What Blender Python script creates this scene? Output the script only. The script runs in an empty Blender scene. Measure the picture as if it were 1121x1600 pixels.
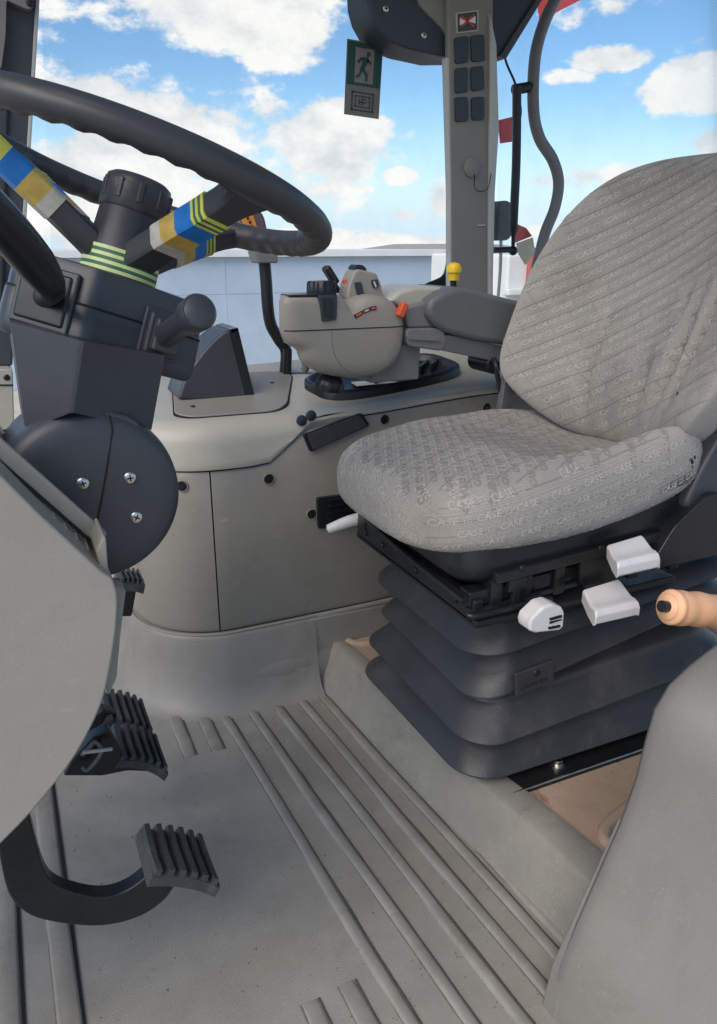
"""Inside of a tractor cab seen from the open left-hand door.
World axes: X towards the rear of the tractor, Y towards its right side, Z up; metres."""
import bpy, bmesh, math, random
from mathutils import Vector, Matrix
from mathutils.bvhtree import BVHTree

random.seed(7)
scene = bpy.context.scene
COL = scene.collection

# ------------------------------------------------------------------ camera
cam_data = bpy.data.cameras.new('camera')
cam = bpy.data.objects.new('camera', cam_data); COL.objects.link(cam)
cam_data.lens = 27.0; cam_data.sensor_width = 36.0; cam_data.sensor_fit = 'AUTO'
cam_data.clip_start = 0.02; cam_data.clip_end = 3000
HEAD, PITCH = math.radians(24.8), math.radians(19.07)
right = Vector((math.cos(HEAD), -math.sin(HEAD), 0))
flat = Vector((math.sin(HEAD), math.cos(HEAD), 0))
fwd = flat*math.cos(PITCH) - Vector((0, 0, 1))*math.sin(PITCH)
up = right.cross(fwd)
m = Matrix((right, up, -fwd)).transposed().to_4x4()
m.translation = (0, 0, 1.05)
cam.matrix_world = m
scene.camera = cam

# ------------------------------------------------------------------ light and exposure
SUN_EL, SUN_AZ = math.radians(44), math.radians(237)     # azimuth measured from +Y towards +X
world = bpy.data.worlds.new('World'); scene.world = world; world.use_nodes = True
wn, wl = world.node_tree.nodes, world.node_tree.links
wn.clear()
def N(kind, **kw):
    n = wn.new(kind)
    for k, v in kw.items(): setattr(n, k, v)
    return n
def WM(op, a, b=None, c=None, clamp=False):
    n = N('ShaderNodeMath', operation=op, use_clamp=clamp)
    for i, v in enumerate((a, b, c)):
        if v is None: continue
        if isinstance(v, (int, float)): n.inputs[i].default_value = v
        else: wl.new(v, n.inputs[i])
    return n.outputs[0]
out = N('ShaderNodeOutputWorld'); bg = N('ShaderNodeBackground')
sky = N('ShaderNodeTexSky', sky_type='NISHITA'); sky.sun_disc = False
sky.sun_elevation = SUN_EL; sky.sun_rotation = SUN_AZ
sky.altitude = 200; sky.air_density = 1.0; sky.dust_density = 0.3; sky.ozone_density = 2.0
SKY = 0.08
bg.inputs['Strength'].default_value = SKY
tc = N('ShaderNodeTexCoord')
dirn = N('ShaderNodeVectorMath', operation='NORMALIZE'); wl.new(tc.outputs['Generated'], dirn.inputs[0])
def cloud_noise(scale, detail, off):
    mp = N('ShaderNodeMapping'); mp.inputs['Scale'].default_value = (1, 1, 1.7); mp.inputs['Location'].default_value = off
    wl.new(dirn.outputs[0], mp.inputs['Vector'])
    n = N('ShaderNodeTexNoise'); n.inputs['Scale'].default_value = scale; n.inputs['Detail'].default_value = detail
    n.inputs['Roughness'].default_value = 0.62
    wl.new(mp.outputs[0], n.inputs['Vector'])
    return n.outputs['Fac']
# heaps of cumulus: (direction, half width, half height, amount)
HEAPS = [
    ((0.108, 0.982, 0.155), .22, .050, .42), ((0.256, 0.957, 0.138), .17, .055, .42), ((0.368, 0.922, 0.120), .075, .05, .42), ((0.108, 0.990, 0.085), .26, .085, .36),
    ((0.269, 0.961, 0.072), .15, .05, .36), ((0.060, 0.998, 0.024), .2, .04, .34), ((0.238, 0.940, 0.246), .20, .055, .42), ((0.324, 0.920, 0.220), .07, .045, .42), ((0.120, 0.971, 0.207), .07, .018, .30),
    ((0.638, 0.746, 0.192), .045, .014, .38), ((0.612, 0.771, 0.177), .03, .010, .28), ((0.715, 0.681, 0.158), .055, .028, .40), ((0.690, 0.720, 0.075), .14, .016, .40), ((0.732, 0.674, 0.105), .05, .022, .36),
    ((0.464, 0.882, 0.079), .022, .010, .29), ((0.418, 0.906, 0.065), .02, .006, .26), ((0.474, 0.880, 0.038), .022, .008, .28), ((0.506, 0.861, 0.055), .018, .022, .34), ((0.440, 0.898, 0.004), .12, .010, .40),
    ((0.635, 0.735, 0.239), .07, .018, .34), ((0.417, 0.884, 0.212), .008, .008, .3), ((0.354, 0.935, 0.008), .12, .016, .3), ((0.407, 0.909, 0.089), .03, .02, .28),
]
sd0 = N('ShaderNodeSeparateXYZ'); wl.new(dirn.outputs[0], sd0.inputs[0])
uv = N('ShaderNodeCombineXYZ'); wl.new(WM('ARCTAN2', sd0.outputs['X'], sd0.outputs['Y']), uv.inputs['X']); wl.new(sd0.outputs['Z'], uv.inputs['Y'])
acc = None
for d, wx, wz, amt in HEAPS:
    u0, v0 = math.atan2(d[0], d[1]), d[2]
    ma = N('ShaderNodeVectorMath', operation='MULTIPLY_ADD'); wl.new(uv.outputs[0], ma.inputs[0])
    ma.inputs[1].default_value = (1/wx, 1/wz, 0); ma.inputs[2].default_value = (-u0/wx, -v0/wz, 0)
    dt = N('ShaderNodeVectorMath', operation='DOT_PRODUCT'); wl.new(ma.outputs[0], dt.inputs[0]); wl.new(ma.outputs[0], dt.inputs[1])
    e = WM('MULTIPLY_ADD', dt.outputs['Value'], -.62*amt, amt)
    acc = WM('MAXIMUM', e, 0.0) if acc is None else WM('MAXIMUM', acc, e)
n1 = cloud_noise(5.5, 9, (0, 0, 0)); n2 = cloud_noise(5.5, 9, (.012, .0, -.045)); n3 = cloud_noise(17, 6, (3, 1, 2))
base = WM('ADD', WM('MULTIPLY_ADD', n1, 1.5, -.25), acc)
base = WM('ADD', base, WM('MULTIPLY', WM('SUBTRACT', n3, 0.5), 0.34))
mr = N('ShaderNodeMapRange', interpolation_type='SMOOTHSTEP'); wl.new(base, mr.inputs['Value'])
mr.inputs['From Min'].default_value = 0.67; mr.inputs['From Max'].default_value = 0.81
cover = mr.outputs['Result']
lit = N('ShaderNodeMapRange'); wl.new(WM('ADD', WM('SUBTRACT', n1, n2), WM('MULTIPLY', WM('SUBTRACT', n3, .5), .10)), lit.inputs['Value'])
lit.inputs['From Min'].default_value = -0.11; lit.inputs['From Max'].default_value = 0.06
cm = N('ShaderNodeMix', data_type='RGBA'); wl.new(lit.outputs['Result'], cm.inputs['Factor'])
k = 1/SKY
cm.inputs['A'].default_value = (.41*k, .42*k, .44*k, 1); cm.inputs['B'].default_value = (.55*k, .545*k, .53*k, 1)
sm = N('ShaderNodeMix', data_type='RGBA')
hs = N('ShaderNodeHueSaturation'); hs.inputs['Saturation'].default_value = 1.22; wl.new(sky.outputs[0], hs.inputs['Color'])
spz = N('ShaderNodeSeparateXYZ'); wl.new(dirn.outputs[0], spz.inputs[0])
hz = N('ShaderNodeMapRange', interpolation_type='SMOOTHSTEP'); wl.new(WM('ABSOLUTE', spz.outputs['Z']), hz.inputs['Value'])
hz.inputs['From Min'].default_value = 0.0; hz.inputs['From Max'].default_value = .15; hz.inputs['To Min'].default_value = .92; hz.inputs['To Max'].default_value = 0
hm = N('ShaderNodeMix', data_type='RGBA'); wl.new(hz.outputs['Result'], hm.inputs['Factor']); wl.new(hs.outputs['Color'], hm.inputs['A'])
hm.inputs['B'].default_value = (.36*k, .47*k, .57*k, 1)
wl.new(cover, sm.inputs['Factor']); wl.new(hm.outputs['Result'], sm.inputs['A']); wl.new(cm.outputs['Result'], sm.inputs['B'])
wl.new(sm.outputs['Result'], bg.inputs['Color']); wl.new(bg.outputs[0], out.inputs['Surface'])

sun_data = bpy.data.lights.new('sun', 'SUN'); sun = bpy.data.objects.new('sun', sun_data); COL.objects.link(sun)
sun_data.energy = 2.1; sun_data.angle = math.radians(58); sun_data.color = (1, .90, .77)
sd = Vector((math.sin(SUN_AZ)*math.cos(SUN_EL), math.cos(SUN_AZ)*math.cos(SUN_EL), math.sin(SUN_EL)))
sun.rotation_euler = sd.to_track_quat('Z', 'Y').to_euler()
sun.location = (-2, -3, 6)

vs = scene.view_settings
vs.view_transform = 'Standard'; vs.look = 'None'; vs.exposure = 0.92; vs.gamma = 1.0; vs.use_curve_mapping = False
scene.cycles.max_bounces = 6; scene.cycles.diffuse_bounces = 3; scene.cycles.glossy_bounces = 3; scene.cycles.transparent_max_bounces = 8
scene.cycles.use_denoising = True; scene.cycles.use_adaptive_sampling = True; scene.cycles.adaptive_threshold = .02
world.cycles.sampling_method = 'MANUAL'; world.cycles.sample_map_resolution = 512

# ------------------------------------------------------------------ materials
MATS = {}
def mat(name, rgb, rough=.5, var=.12, vscale=6, bump=0.0, bscale=400, metal=0.0, spec=.4, stain=None, stain_amt=.5, stain_scale=3, stain_lo=.5, stain_hi=.7, emit=0, coat=0, wave=None, scratch=0, rvar=.12, dust=0, dust_rgb=(.5, .46, .38), stain2=None):
    mt = bpy.data.materials.new(name); mt.use_nodes = True
    nt = mt.node_tree; n, l = nt.nodes, nt.links
    b = n['Principled BSDF']
    b.inputs['Roughness'].default_value = rough; b.inputs['Metallic'].default_value = metal
    b.inputs['Specular IOR Level'].default_value = spec; b.inputs['Coat Weight'].default_value = coat
    t = n.new('ShaderNodeTexCoord')
    nz = n.new('ShaderNodeTexNoise'); nz.inputs['Scale'].default_value = vscale; nz.inputs['Detail'].default_value = 6
    nz.inputs['Roughness'].default_value = .65
    l.new(t.outputs['Object'], nz.inputs['Vector'])
    r = n.new('ShaderNodeMapRange'); l.new(nz.outputs['Fac'], r.inputs['Value'])
    r.inputs['From Min'].default_value = .3; r.inputs['From Max'].default_value = .7
    r.inputs['To Min'].default_value = 1-var; r.inputs['To Max'].default_value = 1+var
    mx = n.new('ShaderNodeMix'); mx.data_type = 'RGBA'; mx.blend_type = 'MULTIPLY'; mx.inputs['Factor'].default_value = 1
    mx.inputs['A'].default_value = (*rgb, 1); l.new(r.outputs['Result'], mx.inputs['B'])
    col = mx.outputs['Result']
    if stain:
        s = n.new('ShaderNodeTexNoise'); s.inputs['Scale'].default_value = stain_scale; s.inputs['Detail'].default_value = 8
        s.inputs['Roughness'].default_value = .7; s.inputs['Distortion'].default_value = .6
        l.new(t.outputs['Object'], s.inputs['Vector'])
        sr = n.new('ShaderNodeMapRange'); sr.interpolation_type = 'SMOOTHSTEP'; l.new(s.outputs['Fac'], sr.inputs['Value'])
        sr.inputs['From Min'].default_value = stain_lo; sr.inputs['From Max'].default_value = stain_hi
        sr.inputs['To Max'].default_value = stain_amt
        m2 = n.new('ShaderNodeMix'); m2.data_type = 'RGBA'; l.new(sr.outputs['Result'], m2.inputs['Factor'])
        l.new(col, m2.inputs['A']); m2.inputs['B'].default_value = (*stain, 1); col = m2.outputs['Result']
    if stain2:
        s = n.new('ShaderNodeTexNoise'); s.inputs['Scale'].default_value = 4.2; s.inputs['Detail'].default_value = 10; s.inputs['Roughness'].default_value = .72
        mp = n.new('ShaderNodeMapping'); mp.inputs['Location'].default_value = (4.3, 1.7, 2.2); l.new(t.outputs['Object'], mp.inputs['Vector']); l.new(mp.outputs[0], s.inputs['Vector'])
        sr = n.new('ShaderNodeMapRange'); sr.interpolation_type = 'SMOOTHSTEP'; l.new(s.outputs['Fac'], sr.inputs['Value'])
        sr.inputs['From Min'].default_value = .5; sr.inputs['From Max'].default_value = .66; sr.inputs['To Max'].default_value = .75
        m2 = n.new('ShaderNodeMix'); m2.data_type = 'RGBA'; l.new(sr.outputs['Result'], m2.inputs['Factor'])
        l.new(col, m2.inputs['A']); m2.inputs['B'].default_value = (*stain2, 1); col = m2.outputs['Result']
    if scratch:
        mp = n.new('ShaderNodeMapping'); mp.inputs['Rotation'].default_value = (.4, .7, .5); mp.inputs['Scale'].default_value = (3, 60, 14)
        l.new(t.outputs['Object'], mp.inputs['Vector'])
        s = n.new('ShaderNodeTexNoise'); s.inputs['Scale'].default_value = 6; s.inputs['Detail'].default_value = 3
        l.new(mp.outputs[0], s.inputs['Vector'])
        sr = n.new('ShaderNodeMapRange'); l.new(s.outputs['Fac'], sr.inputs['Value'])
        sr.inputs['From Min'].default_value = .70; sr.inputs['From Max'].default_value = .76; sr.inputs['To Max'].default_value = scratch
        m2 = n.new('ShaderNodeMix'); m2.data_type = 'RGBA'; l.new(sr.outputs['Result'], m2.inputs['Factor'])
        l.new(col, m2.inputs['A']); m2.inputs['B'].default_value = (min(1, rgb[0]*2.2), min(1, rgb[1]*2.2), min(1, rgb[2]*2.2), 1); col = m2.outputs['Result']
    if dust:
        s = n.new('ShaderNodeTexNoise'); s.inputs['Scale'].default_value = 240; s.inputs['Detail'].default_value = 4; s.inputs['Roughness'].default_value = .8
        l.new(t.outputs['Object'], s.inputs['Vector'])
        sr = n.new('ShaderNodeMapRange'); l.new(s.outputs['Fac'], sr.inputs['Value'])
        sr.inputs['From Min'].default_value = .56; sr.inputs['From Max'].default_value = .72; sr.inputs['To Max'].default_value = dust
        s2 = n.new('ShaderNodeTexNoise'); s2.inputs['Scale'].default_value = 9; s2.inputs['Detail'].default_value = 5
        l.new(t.outputs['Object'], s2.inputs['Vector'])
        r3 = n.new('ShaderNodeMapRange'); l.new(s2.outputs['Fac'], r3.inputs['Value']); r3.inputs['From Min'].default_value = .38; r3.inputs['From Max'].default_value = .62
        mu = n.new('ShaderNodeMath'); mu.operation = 'MULTIPLY'; l.new(sr.outputs['Result'], mu.inputs[0]); l.new(r3.outputs['Result'], mu.inputs[1])
        m2 = n.new('ShaderNodeMix'); m2.data_type = 'RGBA'; l.new(mu.outputs[0], m2.inputs['Factor'])
        l.new(col, m2.inputs['A']); m2.inputs['B'].default_value = (*dust_rgb, 1); col = m2.outputs['Result']
    l.new(col, b.inputs['Base Color'])
    if rvar:
        r2 = n.new('ShaderNodeMapRange'); l.new(nz.outputs['Fac'], r2.inputs['Value'])
        r2.inputs['From Min'].default_value = .3; r2.inputs['From Max'].default_value = .7
        r2.inputs['To Min'].default_value = max(.05, rough-rvar); r2.inputs['To Max'].default_value = min(1, rough+rvar)
        l.new(r2.outputs['Result'], b.inputs['Roughness'])
    if bump:
        bn = n.new('ShaderNodeTexVoronoi' if wave == 'grain' else 'ShaderNodeTexNoise')
        bn.inputs['Scale'].default_value = bscale
        l.new(t.outputs['Object'], bn.inputs['Vector'])
        bp = n.new('ShaderNodeBump'); bp.inputs['Strength'].default_value = bump; bp.inputs['Distance'].default_value = .002
        l.new(bn.outputs['Distance' if wave == 'grain' else 'Fac'], bp.inputs['Height']); l.new(bp.outputs[0], b.inputs['Normal'])
    if emit:
        b.inputs['Emission Color'].default_value = (*rgb, 1); b.inputs['Emission Strength'].default_value = emit
    MATS[name] = mt
    return mt

mat('mat_rubber', (.265, .253, .226), .50, .10, 9, .25, 620, wave='grain', stain=(.18, .17, .15), stain_amt=.6, stain_scale=2.4, stain_lo=.45, stain_hi=.66, scratch=.35, dust=.4, stain2=(.26, .235, .195))
mat('rib_rubber', (.235, .222, .20), .45, .14, 14, .12, 500, stain=(.15, .138, .118), stain_amt=.6, stain_scale=6, scratch=.5, dust=.3)
mat('step_rubber', (.225, .212, .186), .55, .14, 6, .2, 300, stain=(.15, .142, .12), stain_amt=.8, stain_scale=5, scratch=.7, dust=.6, stain2=(.27, .25, .21))
mat('tan_mat', (.33, .24, .175), .7, .16, 8, .3, 350, stain=(.17, .10, .085), stain_amt=.8, stain_scale=9, stain_lo=.54, stain_hi=.70, dust=.4)
mat('console_plastic', (.255, .236, .208), .33, .08, 4, .10, 700, stain=(.20, .184, .16), stain_amt=.6, stain_scale=3, scratch=.25, dust=.22)
mat('cap_plastic', (.41, .388, .335), .36, .06, 4, .10, 700, scratch=.12, dust=.2)
mat('lid_plastic', (.25, .235, .208), .45, .06, 5, .12, 800, dust=.25)
mat('skirt_plastic', (.225, .212, .195), .45, .10, 5, .1, 500, stain=(.14, .128, .11), stain_amt=.6, stain_scale=4, scratch=.4, dust=.35)
mat('fender_plastic', (.195, .184, .168), .46, .08, 3, .30, 900, stain=(.16, .15, .135), stain_amt=.65, stain_scale=4, scratch=.06, dust=.3)
mat('cowl_plastic', (.30, .278, .242), .46, .08, 3, .30, 900, stain=(.21, .193, .165), stain_amt=.65, stain_scale=4, scratch=.08, dust=.3)
mat('column_plastic', (.046, .050, .060), .40, .12, 6, .12, 900, scratch=.08, dust=.10, dust_rgb=(.2, .19, .17))
mat('wheel_rubber', (.045, .045, .050), .40, .14, 10, .10, 700, dust=.06, dust_rgb=(.2, .19, .17))
mat('black_plastic', (.013, .014, .017), .36, .2, 8, .08, 700, dust=.12, dust_rgb=(.12, .11, .1))
mat('black_metal', (.012, .013, .014), .30, .2, 12, .04, 300, scratch=.15)
mat('black_rubber', (.022, .025, .027), .50, .2, 20, .15, 500, scratch=.2)
mat('pedal_rubber', (.045, .048, .05), .42, .25, 24, .15, 500, stain=(.14, .138, .13), stain_amt=.75, stain_scale=16, scratch=.3, dust=.35, dust_rgb=(.3, .27, .22))
mat('bellows_rubber', (.036, .037, .042), .42, .2, 6, .18, 300, stain=(.085, .078, .07), stain_amt=.6, stain_scale=5, scratch=.2, dust=.22, dust_rgb=(.24, .21, .18))
mat('dirt_shade', (.12, .11, .09), .9, .3, 60)  # grit colour, also painted as shadow lines beside the floor ribs
mat('gap', (.008, .008, .008), .8, 0, 1, rvar=0)
mat('controller_plastic', (.285, .26, .226), .36, .05, 5, .08, 900, dust=.15)
mat('armrest_vinyl', (.125, .125, .13), .45, .08, 6, .15, 900, dust=.12)
mat('arm_plastic', (.18, .175, .17), .4, .08, 6, .1, 700)
mat('white_plastic', (.68, .66, .65), .36, .05, 9, .03, 500, stain=(.42, .38, .33), stain_amt=.5, stain_scale=26, stain_lo=.52)
mat('yellow_plastic', (.80, .52, .02), .35, .06, 12)
mat('red_plastic', (.62, .09, .03), .4, .08, 12)
mat('tan_grip', (.88, .50, .28), .42, .05, 12, .05, 400)
mat('steel', (.55, .54, .5), .32, .12, 30, metal=1)
mat('tape_yellow', (.60, .58, .10), .5, .22, 55, .1, 300)
mat('tape_lime', (.60, .66, .30), .45, .12, 55)
mat('tape_green', (.04, .14, .07), .5, .1, 40)
mat('tape_blue', (.01, .16, .50), .5, .22, 55, .1, 300)
mat('tape_ochre', (.50, .34, .08), .5, .22, 55, .1, 300)
mat('tape_grey', (.47, .44, .38), .55, .22, 55, .1, 300)
mat('pillar_plastic', (.205, .192, .172), .5, .06, 5, .1, 700, dust=.15)
mat('pillar_dark', (.05, .055, .065), .5, .1, 5, .1, 700)
mat('trim_light', (.42, .42, .40), .45, .08, 8)
mat('roof_dark', (.035, .045, .06), .55, .1, 5, .12, 500)
mat('switch_dark', (.028, .036, .048), .4, .1, 10)
mat('sticker_green', (.010, .06, .05), .6, .15, 30)
mat('sticker_paper', (.19, .155, .15), .6, .15, 40)
mat('sticker_grey', (.15, .14, .132), .6, .15, 40)
mat('sticker_ink', (.05, .055, .06), .6, .1, 40)
mat('plate_red', (.58, .05, .045), .45, .1, 10)
mat('plate_pale', (.62, .56, .40), .5, .1, 10)
mat('lamp_amber', (.75, .26, .02), .3, .1, 20)
mat('lamp_body', (.10, .035, .04), .2, .1, 20, coat=.5)
mat('wall_paint', (.43, .51, .60), .55, .06, .7, .02, 30, stain=(.36, .43, .52), stain_amt=.6, stain_scale=.5)
mat('roof_brown', (.40, .34, .30), .7, .1, 2)
mat('gravel', (.46, .43, .37), .9, .15, 3, .4, 40, stain=(.36, .33, .28), stain_amt=.6, stain_scale=.4)
mat('machine_red', (.42, .10, .09), .45, .1, 3)
mat('machine_white', (.70, .70, .68), .5, .05, 3)
mat('foam_black', (.04, .042, .047), .7, .2, 60, .4, 600)

def fabric(name, rgb, rgb2, dark):
    mt = bpy.data.materials.new(name); mt.use_nodes = True
    nt = mt.node_tree; n, l = nt.nodes, nt.links
    b = n['Principled BSDF']; b.inputs['Roughness'].default_value = .9; b.inputs['Specular IOR Level'].default_value = .15
    b.inputs['Sheen Weight'].default_value = .25; b.inputs['Sheen Roughness'].default_value = .5
    t = n.new('ShaderNodeTexCoord')
    nz = n.new('ShaderNodeTexNoise'); nz.inputs['Scale'].default_value = 5; nz.inputs['Detail'].default_value = 7; nz.inputs['Roughness'].default_value = .65
    l.new(t.outputs['Object'], nz.inputs['Vector'])
    r = n.new('ShaderNodeMapRange'); l.new(nz.outputs['Fac'], r.inputs['Value']); r.inputs['From Min'].default_value = .35; r.inputs['From Max'].default_value = .68
    mx = n.new('ShaderNodeMix'); mx.data_type = 'RGBA'; l.new(r.outputs[0], mx.inputs['Factor'])
    mx.inputs['A'].default_value = (*rgb, 1); mx.inputs['B'].default_value = (*rgb2, 1)
    st = n.new('ShaderNodeTexNoise'); st.inputs['Scale'].default_value = 8; st.inputs['Detail'].default_value = 9
    l.new(t.outputs['Object'], st.inputs['Vector'])
    sr = n.new('ShaderNodeMapRange'); l.new(st.outputs['Fac'], sr.inputs['Value']); sr.inputs['From Min'].default_value = .56; sr.inputs['From Max'].default_value = .75; sr.inputs['To Max'].default_value = .5
    m2 = n.new('ShaderNodeMix'); m2.data_type = 'RGBA'; l.new(sr.outputs[0], m2.inputs['Factor']); l.new(mx.outputs['Result'], m2.inputs['A']); m2.inputs['B'].default_value = (*dark, 1)
    # the weave: two crossed fine waves
    hs = []
    for ax in ('X', 'Y', 'Z'):
        w = n.new('ShaderNodeTexWave'); w.bands_direction = ax; w.inputs['Scale'].default_value = 150; w.inputs['Distortion'].default_value = 1.2
        l.new(t.outputs['Object'], w.inputs['Vector']); hs.append(w.outputs['Fac'])
    a1 = n.new('ShaderNodeMath'); a1.operation = 'ADD'; l.new(hs[0], a1.inputs[0]); l.new(hs[1], a1.inputs[1])
    a2 = n.new('ShaderNodeMath'); a2.operation = 'ADD'; l.new(a1.outputs[0], a2.inputs[0]); l.new(hs[2], a2.inputs[1])
    wv = n.new('ShaderNodeMapRange'); l.new(a2.outputs[0], wv.inputs['Value']); wv.inputs['From Max'].default_value = 3; wv.inputs['To Min'].default_value = .82; wv.inputs['To Max'].default_value = 1.16
    m3 = n.new('ShaderNodeMix'); m3.data_type = 'RGBA'; m3.blend_type = 'MULTIPLY'; m3.inputs['Factor'].default_value = 1
    l.new(m2.outputs['Result'], m3.inputs['A']); l.new(wv.outputs[0], m3.inputs['B'])
    l.new(m3.outputs['Result'], b.inputs['Base Color'])
    bp = n.new('ShaderNodeBump'); bp.inputs['Strength'].default_value = .35; bp.inputs['Distance'].default_value = .0015
    l.new(a2.outputs[0], bp.inputs['Height']); l.new(bp.outputs[0], b.inputs['Normal'])
    MATS[name] = mt
fabric('seat_fabric', (.305, .28, .255), (.385, .352, .315), (.235, .205, .18))
fabric('seat_fabric_light', (.38, .352, .325), (.47, .43, .385), (.31, .275, .245))
fabric('seat_fabric_dark', (.235, .215, .197), (.30, .275, .247), (.18, .157, .138))

def glass(name, tint, refl):
    mt = bpy.data.materials.new(name); mt.use_nodes = True
    nt = mt.node_tree; n, l = nt.nodes, nt.links; n.clear()
    o = n.new('ShaderNodeOutputMaterial'); mx = n.new('ShaderNodeMixShader')
    t = n.new('ShaderNodeBsdfTransparent'); t.inputs['Color'].default_value = (*tint, 1)
    g = n.new('ShaderNodeBsdfGlossy'); g.inputs['Roughness'].default_value = .02
    fr = n.new('ShaderNodeFresnel'); fr.inputs['IOR'].default_value = 1.35
    ml = n.new('ShaderNodeMath'); ml.operation = 'MULTIPLY'; ml.inputs[1].default_value = refl; l.new(fr.outputs[0], ml.inputs[0])
    tc_ = n.new('ShaderNodeTexCoord'); nz = n.new('ShaderNodeTexNoise'); nz.inputs['Scale'].default_value = 7; nz.inputs['Detail'].default_value = 8; nz.inputs['Roughness'].default_value = .7
    l.new(tc_.outputs['Object'], nz.inputs['Vector'])
    dr = n.new('ShaderNodeMapRange'); l.new(nz.outputs['Fac'], dr.inputs['Value']); dr.inputs['From Min'].default_value = .42; dr.inputs['From Max'].default_value = .75; dr.inputs['To Max'].default_value = .06
    df = n.new('ShaderNodeBsdfDiffuse'); df.inputs['Color'].default_value = (.7, .68, .62, 1); mx2 = n.new('ShaderNodeMixShader')
    l.new(ml.outputs[0], mx.inputs[0]); l.new(t.outputs[0], mx.inputs[1]); l.new(g.outputs[0], mx.inputs[2])
    l.new(dr.outputs[0], mx2.inputs[0]); l.new(mx.outputs[0], mx2.inputs[1]); l.new(df.outputs[0], mx2.inputs[2]); l.new(mx2.outputs[0], o.inputs['Surface'])
    MATS[name] = mt
glass('window_glass', (.975, .985, .985), .5)

# ------------------------------------------------------------------ building helpers
ORIGIN = {}
def tag(o, label, cat, group=None):
    o['label'] = label; o['category'] = cat
    if group: o['group'] = group
    return o
def thing(name, loc, label, cat, group=None):
    o = bpy.data.objects.new(name, None); COL.objects.link(o); o.location = loc; o.empty_display_size = .05
    ORIGIN[o.name] = Vector(loc)
    o['kind'] = 'thing'
    return tag(o, label, cat, group)
def ob(name, verts, faces, material, parent=None, bevel=0, segs=3, sub=0, sharp=40, solid=0, flat=False, origin=None):
    me = bpy.data.meshes.new(name)
    verts = [Vector(v) for v in verts]
    org = ORIGIN[parent.name] if parent else (Vector(origin) if origin else Vector((0, 0, 0)))
    me.from_pydata([v-org for v in verts], [], faces); me.validate(); me.update()
    bm = bmesh.new(); bm.from_mesh(me); bmesh.ops.recalc_face_normals(bm, faces=bm.faces); bm.to_mesh(me); bm.free()
    me.materials.append(MATS[material])
    o = bpy.data.objects.new(name, me); COL.objects.link(o)
    if parent: o.parent = parent
    else: o.location = org
    ORIGIN[o.name] = org
    if not flat:
        me.polygons.foreach_set('use_smooth', [True]*len(me.polygons))
        if not bevel and not sub: me.set_sharp_from_angle(angle=math.radians(sharp))
    if solid:
        md = o.modifiers.new('solid', 'SOLIDIFY'); md.thickness = solid; md.offset = -1
    if bevel:
        md = o.modifiers.new('bevel', 'BEVEL'); md.width = bevel; md.segments = segs; md.limit_method = 'ANGLE'; md.angle_limit = math.radians(30)
        md.harden_normals = False
        w = o.modifiers.new('wn', 'WEIGHTED_NORMAL'); w.keep_sharp = False
    if sub:
        md = o.modifiers.new('sub', 'SUBSURF'); md.levels = sub; md.render_levels = sub
    return o
def box_vf(lo, hi):
    x0, y0, z0 = lo; x1, y1, z1 = hi
    v = [(x0,y0,z0),(x1,y0,z0),(x1,y1,z0),(x0,y1,z0),(x0,y0,z1),(x1,y0,z1),(x1,y1,z1),(x0,y1,z1)]
    return v, [(0,3,2,1),(4,5,6,7),(0,1,5,4),(1,2,6,5),(2,3,7,6),(3,0,4,7)]
def box(name, lo, hi, material, parent=None, bevel=.003, **kw):
    v, f = box_vf(lo, hi); return ob(name, v, f, material, parent, bevel=bevel, **kw)
def obox(name, c, ax, ay, az, h, material, parent=None, bevel=.003, **kw):
    """a box with centre c, unit axes and half sizes h"""
    c, ax, ay, az = Vector(c), Vector(ax).normalized(), Vector(ay).normalized(), Vector(az).normalized()
    v, f = box_vf((-h[0], -h[1], -h[2]), h)
    return ob(name, [c+ax*p[0]+ay*p[1]+az*p[2] for p in v], f, material, parent, bevel=bevel, **kw)
def prism(name, pts, y0, y1, material, parent=None, bevel=.004, **kw):
    """an outline in the XZ plane given thickness along Y"""
    n = len(pts)
    v = [(p[0], y0, p[1]) for p in pts] + [(p[0], y1, p[1]) for p in pts]
    f = [tuple(range(n)), tuple(range(2*n-1, n-1, -1))] + [(i, (i+1) % n, n+(i+1) % n, n+i) for i in range(n)]
    return ob(name, v, f, material, parent, bevel=bevel, **kw)
def slab(name, pts, z0, z1, material, parent=None, bevel=.003, zf=None, **kw):
    """an outline in the XY plane given thickness along Z; zf(x,y) adds a slope"""
    n = len(pts); g = zf or (lambda x, y: 0)
    v = [(p[0], p[1], z0+g(*p)) for p in pts] + [(p[0], p[1], z1+g(*p)) for p in pts]
    f = [tuple(range(n)), tuple(range(2*n-1, n-1, -1))] + [(i, (i+1) % n, n+(i+1) % n, n+i) for i in range(n)]
    return ob(name, v, f, material, parent, bevel=bevel, **kw)
def rounded(pts, r, seg=5):
    """round the corners of a 2-D outline"""
    res = []; n = len(pts)
    for i in range(n):
        p, a, b = Vector(pts[i]), Vector(pts[i-1]), Vector(pts[(i+1) % n])
        rr = r[i] if isinstance(r, (list, tuple)) else r
        d = min(rr, (a-p).length*.48, (b-p).length*.48)
        s, e = p+(a-p).normalized()*d, p+(b-p).normalized()*d
        for k in range(seg+1):
            t = k/seg; res.append(tuple(s*(1-t)**2 + p*2*t*(1-t) + e*t*t))
    return res
def curvy(pts, n=4):
    """an open 2-D outline run through a smooth curve"""
    return [(q.x, q.y) for q in smooth_path([Vector((p[0], p[1], 0)) for p in pts], n)]
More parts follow.
